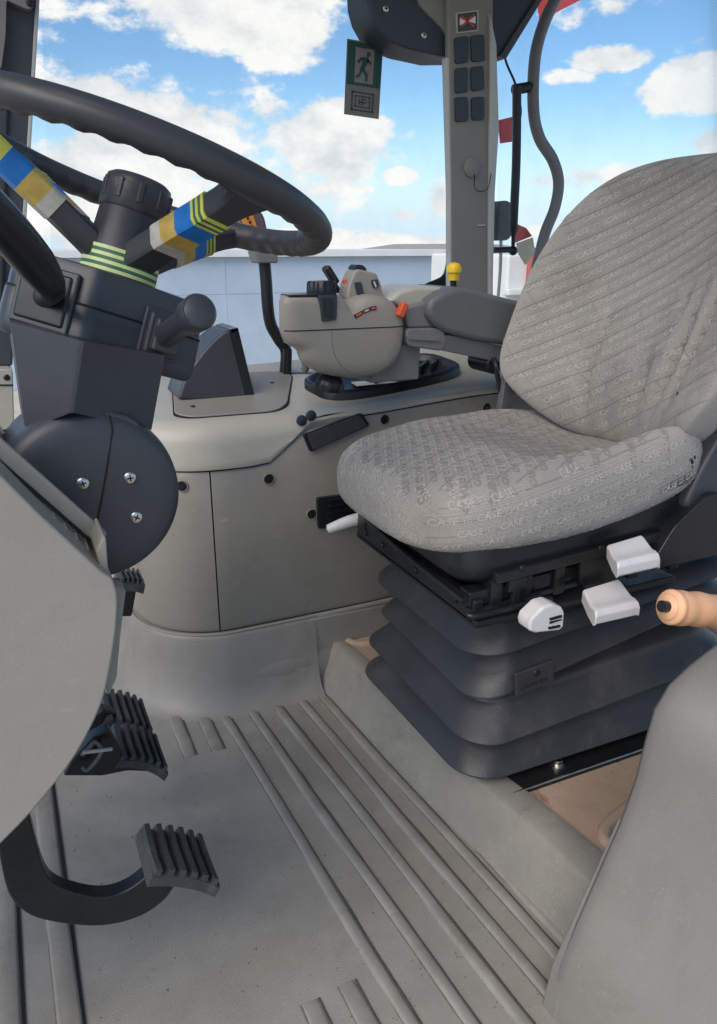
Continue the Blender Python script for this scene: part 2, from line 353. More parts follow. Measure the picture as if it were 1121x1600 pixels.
def smooth_path(pts, n=8):
    pts = [Vector(p) for p in pts]; res = []
    for i in range(len(pts)-1):
        p0, p1, p2, p3 = pts[max(i-1, 0)], pts[i], pts[i+1], pts[min(i+2, len(pts)-1)]
        for k in range(n):
            t = k/n
            res.append(.5*((2*p1)+(p2-p0)*t+(2*p0-5*p1+4*p2-p3)*t*t+(3*p1-p0-3*p2+p3)*t**3))
    return res+[pts[-1]]
def loft(name, rings, material, parent=None, cap=True, closed=True, **kw):
    n = len(rings[0]); v = [p for r in rings for p in r]; f = []
    for i in range(len(rings)-1):
        for j in range(n if closed else n-1):
            a, b = i*n+j, i*n+(j+1) % n
            f.append((a, b, b+n, a+n))
    if cap:
        f.append(tuple(range(n-1, -1, -1))); f.append(tuple(range(len(v)-n, len(v))))
    return ob(name, v, f, material, parent, **kw)
def tube(name, path, r, material, parent=None, sides=14, n=8, **kw):
    p = smooth_path(path, n) if n else [Vector(q) for q in path]
    rings = []; ref = None
    for i, q in enumerate(p):
        t = (p[min(i+1, len(p)-1)]-p[max(i-1, 0)]).normalized()
        if ref is None:
            ref = t.orthogonal().normalized()
        ref = (ref-t*ref.dot(t)).normalized(); bi = t.cross(ref)
        rr = r(i/(len(p)-1)) if callable(r) else r
        rings.append([q+ref*rr*math.cos(2*math.pi*k/sides)+bi*rr*math.sin(2*math.pi*k/sides) for k in range(sides)])
    return loft(name, rings, material, parent, **kw)
def lathe(name, c, axis, prof, material, parent=None, sides=32, mod=None, **kw):
    """prof: (radius, height along axis); mod(angle, k) scales the radius"""
    c, ax = Vector(c), Vector(axis).normalized(); u = ax.orthogonal().normalized(); w = ax.cross(u)
    rings = []
    for k, (r, h) in enumerate(prof):
        ring = []
        for j in range(sides):
            a = 2*math.pi*j/sides; rr = r*(mod(a, k) if mod else 1)
            ring.append(c+ax*h+(u*math.cos(a)+w*math.sin(a))*rr)
        rings.append(ring)
    return loft(name, rings, material, parent, **kw)
def lerp(a, b, t): return a+(b-a)*t
def sstep(a, b, x):
    t = max(0, min(1, (x-a)/(b-a))); return t*t*(3-2*t)
def screw(c, axis, r, parent, material='steel', slot=True, name='screw'):
    s = lathe(name, c, axis, [(r*.2, -.002), (r, -.002), (r, .001), (r*.86, .0022), (r*.3, .0026)], material, parent, 24, sharp=50)
    if slot:
        ax = Vector(axis).normalized(); u = ax.orthogonal().normalized(); w = ax.cross(u)
        ang = random.random()*1.5; u, w = u*math.cos(ang)+w*math.sin(ang), w*math.cos(ang)-u*math.sin(ang)
        v = []; f = []
        for d1, d2 in ((u, w), (w, u)):
            q, g = box_vf((-r*.5, -r*.11, -.001), (r*.5, r*.11, .0031)); k0 = len(v)
            v += [Vector(c)+d1*p[0]+d2*p[1]+ax*p[2] for p in q]; f += [tuple(i+k0 for i in h) for h in g]
        ob('cross_slot', v, f, 'gap', s, flat=True)
    return s
def recess(name, c, axis, r, parent):
    """a round sunk screw hole: raised lip, dark hollow, screw head at the bottom"""
    t = lathe(name, c, axis, [(r*1.15, -.004), (r*1.12, .0012), (r*.98, .0016), (r*.9, -.001), (r*.86, -.0125), (r*.01, -.0125)], 'lid_plastic', parent, 24, cap=False, sharp=60)
    lathe('hollow', c, axis, [(r*.95, .0006), (r*.01, .0007)], 'gap', t, 24, cap=False)
    lathe('screw_head', Vector(c), axis, [(r*.45, .0009), (r*.42, .0022), (r*.01, .0024)], 'black_metal', t, 16, cap=False)
    return t

# ------------------------------------------------------------------ outside: ground and far things
o = slab('ground', [(-400, -300), (400, -300), (400, 600), (-400, 600)], -1.60, -1.40, 'gravel', bevel=0); o['kind'] = 'structure'

W = thing('storage_building', (0, 15, -1.4), 'long low pale blue-white building beyond the side window', 'building')
box('wall', (-16, 15.06, -1.4), (9.2, 19, .86), 'wall_paint', W, 0)
box('roof_edge', (-16.1, 14.9, .86), (9.3, 19.1, .99), 'machine_white', W, .01)
for i in range(5):
    x0 = -16+i*5.04
    box('panel', (x0+.012, 15.052, .18), (x0+5.028, 15.06, .85), 'wall_paint', W, .008)
    box('panel', (x0+.012, 15.054, -1.38), (x0+5.028, 15.06, .165), 'wall_paint', W, .008)
W = thing('gabled_shed', (14, 22, -1.4), 'brown roofed shed rising behind the pale building next to the pillar', 'building')
prism('wall', [(12.1, -1.4), (18, -1.4), (18, .80), (12.1, .80)], 22, 28, 'wall_paint', W, 0)
prism('roof', [(11.9, .80), (12.1, .80), (14.6, 1.06), (18.5, .80), (18.7, .80), (14.6, 1.14)], 21.7, 28.3, 'roof_brown', W, 0)
# red implement parked in front of the building
W = thing('farm_implement', (1.6, 10, -1.4), 'small red farm implement parked behind the steering column', 'implement')
prism('hopper', [(1.0, -.75), (2.0, -.75), (2.3, -.15), (.8, -.15)], 9.7, 10.5, 'machine_red', W, .02)
box('drawbar', (.2, 10.0, -.95), (2.6, 10.1, -.85), 'machine_red', W, .01)
for x in (1.1, 1.95):
    w = lathe('wheel', (x, 9.55, -1.08), (0, 1, 0), [(.05, -.08), (.30, -.08), (.32, 0), (.30, .08), (.05, .08)], 'black_rubber', W, 24)
    lathe('rim', (x, 9.46, -1.08), (0, 1, 0), [(.02, -.012), (.16, -.012), (.16, .01)], 'machine_white', w, 20)
# red and white trailer behind the rear quarter window
W = thing('parked_trailer', (6.2, 6, -1.4), 'white trailer with red corner post seen beside the pillar', 'trailer')
box('body', (4.60, 6.5, -.8), (6.6, 8, .98), 'machine_white', W, .03)
box('corner_post', (4.82, 6.42, -.8), (5.02, 6.5, 1.04), 'machine_red', W, .01)
box('rail', (4.56, 6.40, .60), (6.6, 6.5, .66), 'machine_white', W, .01)
for x in (4.9, 6.0):
    lathe('wheel', (x, 6.7, -1.0), (0, 1, 0), [(.1, -.1), (.38, -.1), (.40, 0), (.38, .1), (.1, .1)], 'black_rubber', W, 24)

# ------------------------------------------------------------------ cab floor with its moulded ribs
F = slab('cab_floor', [(-.55, .40), (.80, .40), (.80, 1.95), (-.55, 1.95)], -.03, 0, 'mat_rubber', bevel=.004); F['kind'] = 'structure'
def rib(x0, y0, x1, y1, w=.016, h=.0055, material='rib_rubber'):
    d = Vector((x1-x0, y1-y0, 0)).normalized(); s = Vector((d.y, -d.x, 0))
    prof = [(-w/2-.004, -.001), (-w/2, h*.75), (-w/2+.003, h), (w/2-.003, h), (w/2, h*.75), (w/2+.004, -.001)]
    rings = []
    L = (Vector((x1, y1, 0))-Vector((x0, y0, 0))).length
    N_ = max(2, int(L/.05))
    for i in range(N_+1):
        t = i/N_; c = Vector((lerp(x0, x1, t), lerp(y0, y1, t), 0))
        sc = 1
        wob = .0012*math.sin(t*9+x0*40)
        if i in (0, N_): sc = .2
        rings.append([c+s*(a+wob)+Vector((0, 0, b*sc if b > 0 else b)) for a, b in prof])
    for sd_, wd in ((-1, .0034), (1, .0012)):     # painted shadow lines with packed grime at both feet of the rib
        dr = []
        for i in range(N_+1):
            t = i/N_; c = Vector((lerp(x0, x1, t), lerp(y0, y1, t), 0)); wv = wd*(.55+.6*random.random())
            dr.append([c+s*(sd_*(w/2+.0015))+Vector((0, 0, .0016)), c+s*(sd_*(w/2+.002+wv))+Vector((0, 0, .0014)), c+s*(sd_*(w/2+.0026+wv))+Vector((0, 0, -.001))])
        loft('rib_shade_dirt', dr, 'dirt_shade', F, cap=False, closed=False, sharp=180)
    return loft('floor_rib', rings, material, F, sharp=70)
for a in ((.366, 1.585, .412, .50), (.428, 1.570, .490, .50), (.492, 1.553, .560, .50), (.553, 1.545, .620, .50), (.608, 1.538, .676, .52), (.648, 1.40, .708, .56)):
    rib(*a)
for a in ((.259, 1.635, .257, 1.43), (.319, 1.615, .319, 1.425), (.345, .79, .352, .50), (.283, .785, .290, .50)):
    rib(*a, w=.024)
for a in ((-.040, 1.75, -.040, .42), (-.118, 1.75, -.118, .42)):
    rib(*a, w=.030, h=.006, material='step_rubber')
    box('floor_joint', (a[0]+.017, .42, -.002), (a[0]+.0215, 1.75, .0025), 'gap', F, 0)

def crumbs(name, n, place, parent, material='dirt_shade'):
    V, Fg = [], []
    for _ in range(n):
        x, y, z = place(); r = random.choice((.0007, .0009, .0012, .0016))*random.uniform(.7, 1.3)
        k0 = len(V); a = random.random()*3
        V += [(x+r*math.cos(a+q*2.1), y+r*math.sin(a+q*2.1)*1.3, z-.0003) for q in range(3)]+[(x, y, z+r*random.uniform(.6, 1.1))]
        Fg += [(k0, k0+1, k0+3), (k0+1, k0+2, k0+3), (k0+2, k0, k0+3)]
    g = ob(name, V, Fg, material, parent, flat=True); g['kind'] = 'stuff'
    return g
crumbs('grit', 420, lambda: (random.uniform(-.02, .60), random.uniform(.5, 1.55), .0006), F)
crumbs('grit', 260, lambda: (random.choice((.40, .46, .525, .585, .64))+random.uniform(-.006, .02), random.uniform(.55, 1.5), .0008), F)

# ------------------------------------------------------------------ raised platform under the seat
S = thing('seat_platform', (.95, 1.1, 0), 'grey moulded step with worn tan mat carrying the seat', 'platform')
N_ = 18; rings = []
for i in range(N_+1):
    t = i/N_; y = lerp(1.66, .42, t); xb = lerp(.612, .722, t)+.004*math.sin(t*11); zt = .110-.003*math.sin(t*7)
    xt = xb+lerp(.044, .020, t)
    rings.append([(xb-.008, y, -.002), (xb, y, .012), (xt-.003, y, zt-.011), (xt, y, zt-.003), (xt+.006, y, zt), (xt+.012+lerp(.008, .05, t), y, zt), (xt+.026+lerp(.008, .05, t), y, zt-.004), (xt+.030+lerp(.008, .05, t), y, zt-.012), (1.7, y, zt-.012), (1.7, y, -.002)])
loft('step', rings, 'step_rubber', S, sharp=28)
slab('mat', [(.690, 1.655), (.80, .43), (1.65, .43), (1.65, 1.655)], .094, .1035, 'tan_mat', S, .003)
crumbs('grit', 260, lambda: (random.uniform(.80, 1.2), random.uniform(.6, .93), .1037), S)
# pressed channels in the mat
def channel(pts, w):
    tube('mat_channel', [(x, y, .1015) for x, y in pts], w, 'tan_mat', S, 10)
channel([(0.703, 1.685), (0.702, 1.6), (0.721, 1.562), (0.761, 1.551), (0.817, 1.566)], .011)
channel([(0.945, 0.827), (0.868, 0.808), (0.831, 0.791), (0.815, 0.766), (0.834, 0.733)], .012)
# turned-up edge of the mat along the console
tube('mat_edge', [(.60, 1.598, .186), (.75, 1.594, .189), (.95, 1.592, .193), (1.3, 1.592, .195)], .007, 'skirt_plastic', S, 10)
slab('mat_upstand', [(.600, 1.586), (1.5, 1.586), (1.5, 1.606), (.600, 1.606)], .08, .186, 'skirt_plastic', S, .006)

# ------------------------------------------------------------------ side console
K = thing('side_console', (.7, 1.8, 0), 'grey moulded side console with rounded front along the far wall', 'console')
CX, CY, CR = .42, 1.80, .20
plan = []          # points and outward normals from rear to front
for i in range(25): plan.append((lerp(1.60, CX, i/24), CY-CR, 0, -1))
for i in range(1, 17):
    a = math.pi/2*i/16; plan.append((CX-CR*math.sin(a), CY-CR*math.cos(a), -math.sin(a), -math.cos(a)))
for i in range(1, 7): plan.append((CX-CR, lerp(CY, 2.10, i/6), -1, 0))
def ring_at(off, z, idx):
    r = []
    for i in idx:
        x, y, nx, ny = plan[i]; zz = z(x, y) if callable(z) else z
        r.append((x+nx*off, y+ny*off, zz))
    return r
ALL = list(range(len(plan)))
# skirt: coved foot
idx = [i for i in ALL if plan[i][0] < .625]
loft('skirt', [ring_at(o_, z, idx) for z, o_ in ((-.004, .085), (.004, .066), (.014, .050), (.034, .036), (.07, .026), (.13, .018), (.178, .013), (.188, .010), (.192, .002), (.188, -.02))], 'skirt_plastic', K, cap=False, closed=False, sharp=80)
sw = [((0.404, 1.678)), ((0.521, 1.682)), ((0.657, 1.665))]
# moulded swelling on the skirt
v = []; f = []
def swell(name, c, h, material, parent, nu=20, nv=10):
    v = []; f = []
    for j in range(nv+1):
        for i in range(nu):
            th = 2*math.pi*i/nu; ph = math.pi*j/nv-math.pi/2
            v.append((c[0]+h[0]*math.cos(ph)*math.cos(th), c[1]+h[1]*math.cos(ph)*math.sin(th), c[2]+h[2]*math.sin(ph)))
    for j in range(nv):
        for i in range(nu):
            f.append((j*nu+i, j*nu+(i+1) % nu, (j+1)*nu+(i+1) % nu, (j+1)*nu+i))
    return ob(name, v, f, material, parent, sharp=180)
tube('skirt_edge', [ring_at(.0085, .1915, [i])[0] for i in idx], .0028, 'lid_plastic', K, 8, n=0)
swell('skirt_swelling', (.53, 1.600, .050), (.20, .030, .070), 'skirt_plastic', K)
def cap_low(x):
    return .588+.088*sstep(.50, .64, x)+.028*sstep(.64, 1.15, x)
# lower panels
def panel(name, idx, material):
    rows = []
    for t in (0, .03, .5, .97, 1):
        rows.append(ring_at(.004 if 0 < t < 1 else -.002, (lambda x, y, t=t: lerp(.1945, cap_low(x)-.0045, t)), idx))
    return loft(name, rows, material, K, cap=False, closed=False, sharp=60)
si = min(ALL, key=lambda i: (plan[i][0]-.385)**2+(plan[i][1]-1.605)**2)
panel('front_panel', ALL[si+0:], 'console_plastic')
for i in range(si+0, si+1): pass
p = plan[si]
# the seam between both panels is a narrow gap
def shifted(i, d):
    x, y, nx, ny = plan[i]; return (x+ny*d*-1, y+nx*d, nx, ny)
plan_rear = plan[:si]+[(p[0]+.003, p[1]-.0005, p[2], p[3])]
sv = plan; plan = plan_rear
panel('rear_panel', list(range(len(plan))), 'console_plastic')
plan = sv
loft('inner_wall', [ring_at(-.009, (lambda x, y: .1), ALL), ring_at(-.009, (lambda x, y: cap_low(x)+.010), ALL)], 'gap', K, cap=False, closed=False)
# top cap
def ztop(x, y):
    return .692+.10*max(0, y-1.66)+.03*sstep(.6, 1.2, x)+.085*sstep(1.0, 1.45, x)*sstep(1.80, 2.05, y)
rows = [ring_at(-.006, (lambda x, y: cap_low(x)+.004), ALL), ring_at(.004, (lambda x, y: cap_low(x)), ALL), ring_at(.0055, (lambda x, y: cap_low(x)+.004), ALL)]
for t in (.25, .5, .75): rows.append(ring_at(.0055-.004*t, (lambda x, y, t=t: lerp(cap_low(x)+.004, ztop(x, 1.6)-.052+.036*sstep(.5, .75, x), t)), ALL))
RB = 9
for k in range(RB+1):
    a = math.pi/2*k/RB
    def zz(x, y, a=a):
        rz = .052-.036*sstep(.5, .75, x)
        return ztop(x, 1.64)-rz+rz*math.sin(a)
    rows.append(ring_at(.0015-.055*(1-math.cos(a)), zz, ALL))
base = rows[-1]
for k in range(1, 13):
    t = k/12; r = []
    for (x, y, z), (px_, py_, nx, ny) in zip(base, plan):
        tx, ty = max(x, .33), 2.10
        tx = lerp(x, tx, 1)
        X, Y = lerp(x, tx, t), lerp(y, ty, t)
        r.append((X, Y, lerp(z, ztop(X, Y), min(1, t*4))))
    rows.append(r)
loft('top_cap', rows, 'cap_plastic', K, cap=False, closed=False, sharp=75)
# lid with a dark joint round it
lid = rounded([(.335, 1.70), (.365, 1.665), (.555, 1.655), (.60, 1.70), (.705, 1.95), (.665, 2.0), (.44, 2.02), (.39, 1.97)], .05, 6)
cxl = sum(p[0] for p in lid)/len(lid); cyl = sum(p[1] for p in lid)/len(lid)
zl = lambda x, y: ztop(x, y)
slab('lid_joint', [(cxl+(x-cxl)*1.022, cyl+(y-cyl)*1.022) for x, y in lid], -.006, .0015, 'gap', K, 0, zf=zl)
L_ = slab('lid', lid, -.004, .0045, 'lid_plastic', K, .002, zf=zl)
for x, y in ((.385, 1.735), (.625, 1.88)):
    screw((x, y, ztop(x, y)+.0045), (0, -.1, 1), .006, L_, 'black_metal')
# round plugs, sunk screws and pads on the face
FY = 1.5965
for q in ((0.597, 1.592, 0.68), (0.62, 1.592, 0.689)):
    pl = lathe('round_plug', (q[0], FY, q[2]), (0, -1, 0), [(.0125, -.002), (.0125, .0012), (.0115, .002), (.001, .0022)], 'switch_dark', K, 24)
for q in ((0.514, 1.597, 0.554), (0.805, 1.597, 0.664), (1.091, 1.597, 0.668), (0.616, 1.597, 0.455)):
    recess('sunk_screw', (q[0], 1.5948, q[2]), (0, -1, 0), .012, K)
q = plan[min(ALL, key=lambda i: abs(plan[i][0]-.335)+abs(plan[i][1]-1.62))]
recess('sunk_screw', (q[0]+q[2]*.0055, q[1]+q[3]*.0055, .555), (q[2], q[3], 0), .012, K)
pad = [(0.597, 0.648), (0.742, 0.686), (0.764, 0.656), (0.613, 0.607)]
prism('pad_frame', rounded(pad, .006, 3), 1.588, 1.598, 'black_plastic', K, .002)
c_ = Vector((sum(p[0] for p in pad)/4, sum(p[1] for p in pad)/4))
prism('foam_pad', rounded([tuple(c_+(Vector(p)-c_)*.90) for p in pad], .005, 3), 1.5855, 1.592, 'foam_black', K, .002)
sl = [(0.627, 0.495), (0.873, 0.491), (0.875, 0.404), (0.629, 0.418)]
so = prism('slot_frame', rounded(sl, .006, 3), 1.586, 1.599, 'black_plastic', K, .002)
for k in range(5):
    t = (k+.5)/5
    a, b = Vector(sl[0]).lerp(Vector(sl[3]), t), Vector(sl[1]).lerp(Vector(sl[2]), t)
    d = (b-a)
    obox('slot_rib', ((a.x+b.x)/2+.01, 1.585, (a.y+b.y)/2), (d.x, 0, d.y), (0, 1, 0), (-d.y, 0, d.x), (d.length*.44, .004, .0022), 'black_metal', K, .0006)

# instrument pod on the lid
P = thing('instrument_pod', (.5, 1.85, .70), 'black wedge shaped instrument hood standing on the console lid', 'instrument')
prof = [(0.364, 0.713), (0.379, 0.751), (0.401, 0.785), (0.431, 0.82), (0.459, 0.846), (0.482, 0.862), (0.499, 0.867), (0.536, 0.684)]
prism('hood', prof, 1.79, 1.925, 'column_plastic', P, .007, segs=4)
a, b = Vector((prof[6][0], 0, prof[6][1])), Vector((prof[7][0], 0, prof[7][1]))
d = (b-a).normalized(); nrm = Vector((-d.z, 0, d.x))
if nrm.x < 0: nrm = -nrm
L2 = (b-a).length
for y0, y1, t0, t1 in ((1.79, 1.797, 0, 1), (1.918, 1.925, 0, 1), (1.79, 1.925, 0, .05), (1.79, 1.925, .94, 1)):
    c = a+d*L2*(t0+t1)/2+nrm*.008; c.y = (y0+y1)/2
    obox('bezel_bar', c, d, (0, 1, 0), nrm, (L2*(t1-t0)/2, (y1-y0)/2, .010), 'black_plastic', P, .002)
c = a+d*L2*.5+nrm*.002; c.y = 1.857
obox('display', c, d, (0, 1, 0), nrm, (L2*.44, .058, .002), 'black_metal', P, .001)
prism('mounting_foot', [(0.372, 0.708), (0.536, 0.68), (0.546, 0.679), (0.545, 0.665), (0.371, 0.696)], 1.785, 1.93, 'black_plastic', P, .002)

# storage tray
T = thing('storage_tray', (.92, 1.84, .72), 'black oval storage tray let into the console under the controller', 'tray')
def stadium(c, a, b, ang, n=40, e=3.2):
    r = []
    for i in range(n):
        t = 2*math.pi*i/n; x = a*abs(math.cos(t))**(2/e)*math.copysign(1, math.cos(t)); y = b*abs(math.sin(t))**(2/e)*math.copysign(1, math.sin(t))
        r.append((c[0]+x*math.cos(ang)-y*math.sin(ang), c[1]+x*math.sin(ang)+y*math.cos(ang)))
    return r
rings = []
for sc, dz in ((1.0, -.012), (1.0, .016), (.985, .022), (.95, .023), (.93, .018), (.915, .006), (.88, .004), (.5, .003), (.02, .003)):
    rings.append([(x, y, ztop(x, y)+dz) for x, y in stadium((.905, 1.80), .215*sc, .11*(sc if sc > .6 else sc), math.radians(8))])
loft('tub', rings, 'black_plastic', T, cap=False, sharp=60)
for dx, dy, an in ((.13, .02, 50), (.17, .03, 50), (-.02, .0, 60)):
    x, y = .905+dx, 1.80+dy; a = math.radians(an)
    obox('divider', (x, y, ztop(x, y)+.012), (math.cos(a), math.sin(a), 0), (-math.sin(a), math.cos(a), 0), (0, 0, 1), (.06, .004, .010), 'black_plastic', T, .002)
tag(slab('paper_slip', rounded([(.80, 1.74), (.92, 1.75), (.93, 1.80), (.81, 1.80)], .008, 3), .7195, .721, 'tape_grey', bevel=0, origin=(.86, 1.77, .7195)), 'pale crumpled paper slip lying in the black oval tray', 'paper')

# grab rail with clamp, and the amber lamp on it
G = thing('grab_rail', (.70, 1.98, .72), 'black bent tube grab rail rising from console beside window', 'rail')
tube('tube', [(0.696, 1.98, 0.728), (0.7, 1.98, 0.785), (0.681, 1.98, 0.817), (0.661, 1.98, 0.854), (0.654, 1.98, 0.9), (0.652, 1.98, 0.964), (0.649, 1.98, 1.019)], .0155, 'black_plastic', G, 18)
tube('rail_foot', [(0.694, 1.96, 0.725), (0.698, 1.96, 0.793)], .012, 'black_plastic', G, 14, n=2)
prism('clamp', [(0.613, 1.04), (0.677, 1.039), (0.676, 1.01), (0.623, 1.01)], 1.95, 2.01, 'arm_plastic', G, .004)
slab('base_plate', [(.66, 2.00), (.78, 1.92), (.80, 1.95), (.68, 2.03)], .722, .728, 'black_plastic', G, .002)
A = thing('marker_lamp', (0.62, 1.98, 1.05), 'amber and red lamp with printed symbols seen through the steering wheel rim', 'lamp')
prism('lamp_body', rounded([(0.586, 1.139), (0.632, 1.145), (0.651, 1.122), (0.66, 1.079), (0.634, 1.046), (0.595, 1.07)], .01, 4), 1.97, 2.03, 'lamp_body', A, .006)
prism('amber_lens', [(0.587, 1.123), (0.617, 1.134), (0.629, 1.094), (0.598, 1.088)], 1.963, 1.972, 'lamp_amber', A, .002)
for k, (x, y) in enumerate(((388, 341), (391, 347.5), (394, 354))):
    q = (0.608, 1.962, 1.11); pp = ((0.605, 1.962, 1.116), (0.61, 1.962, 1.107), (0.614, 1.962, 1.097))[k]
    lathe('symbol', pp, (0, -1, 0), [(.0035, -.002), (.0035, .0012), (.0018, .0012), (.0018, 0)], 'gap', A, 12, cap=False)
prism('stem', [(0.623, 1.052), (0.645, 1.052), (0.648, 1.033), (0.625, 1.033)], 1.975, 2.0, 'arm_plastic', A, .002)

# ------------------------------------------------------------------ armrest with the multi-controller
A = thing('control_console', (.85, 1.58, .72), 'grey-beige armrest console with knobs and dark padded arm beside the seat', 'armrest')
Y0, Y1 = 1.50, 1.66
up_ = [(0.527, 0.889), (0.528, 0.943), (0.532, 0.956), (0.658, 0.956), (0.669, 0.939), (0.687, 0.942), (0.722, 0.953), (0.761, 0.949), (0.789, 0.933), (0.806, 0.907), (0.811, 0.888)]
def bent(o_, x0, k):
    # the front end of the housing is rounded off towards the far side
    for vt in o_.data.vertices:
        w_ = vt.co+ORIGIN[o_.name]
        if w_.y > 1.58 and w_.x < x0+.12: vt.co.x += k*(1-sstep(x0, x0+.12, w_.x))
    return o_
lo_ = [(0.527, 0.887), (0.811, 0.885), (0.809, 0.849), (0.796, 0.816), (0.763, 0.789), (0.711, 0.779), (0.659, 0.784), (0.604, 0.799), (0.571, 0.824), (0.562, 0.847), (0.535, 0.863)]
hous = up_[1:10]+[up_[10]]+lo_[2:]
hous = [hous[0]]+[hous[1]]+hous[2:4]+curvy(hous[3:19], 3)[1:]
hous = hous+[lo_[0]]
hx = sum(p[0] for p in hous)/len(hous); hz_ = sum(p[1] for p in hous)/len(hous)
def inset(d):
    r = []
    for (x, z) in hous:
        v_ = Vector((x-hx, z-hz_)); L = v_.length; v_ = v_*(max(.05, L-d)/L); r.append((hx+v_.x, hz_+v_.y))
    return r
secs = []
for y, d in ((1.4985, .050), (1.499, .034), (1.501, .020), (1.506, .010), (1.514, .0035), (1.528, 0), (1.57, 0), (1.62, .0), (1.645, .010), (1.66, .03)):
    secs.append([(x+.06*sstep(1.52, 1.66, y)*(1-sstep(.53, .65, x)), y, z) for x, z in inset(d)])
hb = loft('housing', secs, 'controller_plastic', A, sharp=180)
hv = [Vector(p) for r in secs for p in r]; hn = len(hous)
hf = [(a*hn+b, a*hn+(b+1) % hn, (a+1)*hn+(b+1) % hn, (a+1)*hn+b) for a in range(len(secs)-1) for b in range(hn)]+[tuple(range(hn))]
house_bvh = BVHTree.FromPolygons(hv, hf)
def drape(name, pts, r, material, parent):
    res = []
    for x, z in pts:
        h, nrm, _, _ = house_bvh.ray_cast(Vector((x, 1.2, z)), Vector((0, 1, 0)))
        if h is not None and h.y < 1.6: res.append(h-Vector((0, r*.3, 0)))
    if len(res) > 2: tube(name, res, r, material, parent, 6, n=0)
a_, b_ = Vector((0.527, 0.888)), Vector((0.81, 0.887))
drape('seam', [tuple(a_.lerp(b_, t/60)) for t in range(1, 60)], .0011, 'gap', A)
cc = (0.71, 1.5, 0.867); cr = .079
drape('cover_joint', [(cc[0]+cr*math.cos(t), cc[2]+cr*math.sin(t)) for t in [math.pi*(.93+.9*k/50) for k in range(51)]], .0008, 'arm_plastic', A)
prism('support_block', [(0.761, 0.847), (0.861, 0.845), (0.858, 0.764), (0.736, 0.764)], 1.53, 1.64, 'arm_plastic', A, .004)
prism('top_rim', [(0.542, 0.955), (0.648, 0.954), (0.648, 0.958), (0.544, 0.958)], 1.508, 1.56, 'black_plastic', A, .002)
prism('side_switch', rounded([(0.603, 0.956), (0.643, 0.956), (0.641, 0.907), (0.609, 0.904)], .005, 4), 1.494, 1.53, 'switch_dark', A, .002)
prism('switch_key', rounded([(0.612, 0.951), (0.633, 0.95), (0.631, 0.915), (0.614, 0.913)], .003, 4), 1.490, 1.497, 'black_plastic', A, .002)
c = (0.643, 1.58, 0.951)
lathe('rotary_knob', c, (0, 0, 1), [(.030, 0), (.031, .004), (.030, .026), (.027, .030), (.004, .031)], 'black_plastic', A, 60, mod=lambda a, k: 1+.05*math.cos(a*12), sharp=50)
# paddle levers behind the knob
for (x, y, s) in ((517, 430, 1), (524, 447, .6)):
    c = Vector((0.681, 1.62, 0.991)) if s == 1 else Vector((0.693, 1.62, 0.964))
    obox('paddle', c, (.55, 0, -.8), (0, 1, 0), (.8, 0, .55), (.022*s, .014, .008*s), 'black_plastic', A, .006)
tube('paddle_stem', [(0.679, 1.62, 0.939), (0.684, 1.62, 0.983)], .004, 'black_plastic', A, 8, n=1)
joy = [(0.691, 0.942), (0.696, 0.972), (0.71, 1), (0.719, 1.005), (0.763, 0.995), (0.774, 0.971), (0.781, 0.94)]
prism('joystick', joy, 1.555, 1.605, 'controller_plastic', A, .007, segs=4)
prism('joystick_cap', rounded([(0.713, 1.006), (0.721, 1.014), (0.735, 1.012), (0.744, 1.003), (0.739, 0.997), (0.718, 0.999)], .004, 3), 1.565, 1.60, 'black_plastic', A, .003)
prism('thumb_button', rounded([(0.708, 0.977), (0.723, 0.979), (0.729, 0.955), (0.715, 0.95)], .003, 3), 1.550, 1.558, 'switch_dark', A, .002)
prism('thumb_button', rounded([(0.747, 0.981), (0.761, 0.984), (0.766, 0.968), (0.753, 0.964)], .003, 3), 1.550, 1.558, 'switch_dark', A, .002)
prism('button_mark', [(0.751, 0.979), (0.754, 0.979), (0.759, 0.968), (0.756, 0.967)], 1.5485, 1.551, 'white_plastic', A, 0)
prism('side_button', rounded([(0.697, 0.981), (0.701, 0.984), (0.701, 0.973), (0.697, 0.972)], .002, 3), 1.575, 1.595, 'red_plastic', A, .002)
c = Vector((0.795, 1.5, 0.922))
obox('red_lever', c, (.45, 0, .9), (0, 1, 0), (.9, 0, -.45), (.0155, .010, .0075), 'red_plastic', A, .003)
for (x0, y0, x1, y1, mt) in ():
    pass
sy = (((0.683, 0.912), (0.702, 0.921)), ((0.704, 0.922), (0.717, 0.926)), ((0.719, 0.927), (0.733, 0.929)))
for k, (a, b) in enumerate(sy):
    a, b = Vector(a), Vector(b); d = b-a; n_ = Vector((-d.y, d.x)).normalized()
    prism('symbol_plate', [tuple(a-n_*.0045), tuple(b-n_*.0045), tuple(b+n_*.003), tuple(a+n_*.003)], 1.4972, 1.515, 'gap', A, 0)
    prism('symbol', [tuple(a+d*.15-n_*.0025), tuple(a+d*.85-n_*.0025), tuple(a+d*.85+n_*.0015), tuple(a+d*.15+n_*.0015)], 1.4962, 1.51, ('red_plastic', 'tape_grey', 'red_plastic')[k], A, 0)
c = (0.65, 1.56, 0.758)
lathe('height_knob', c, (.1, -.2, 1), [(.004, -.004), (.030, -.004), (.032, .006), (.027, .018), (.018, .028), (.004, .03)], 'black_plastic', A, 40, mod=lambda a, k: 1+.04*math.cos(a*9), sharp=50)
tube('support_stem', [(0.592, 1.58, 0.848), (0.603, 1.58, 0.803), (0.597, 1.58, 0.793)], .008, 'arm_plastic', A, 10)
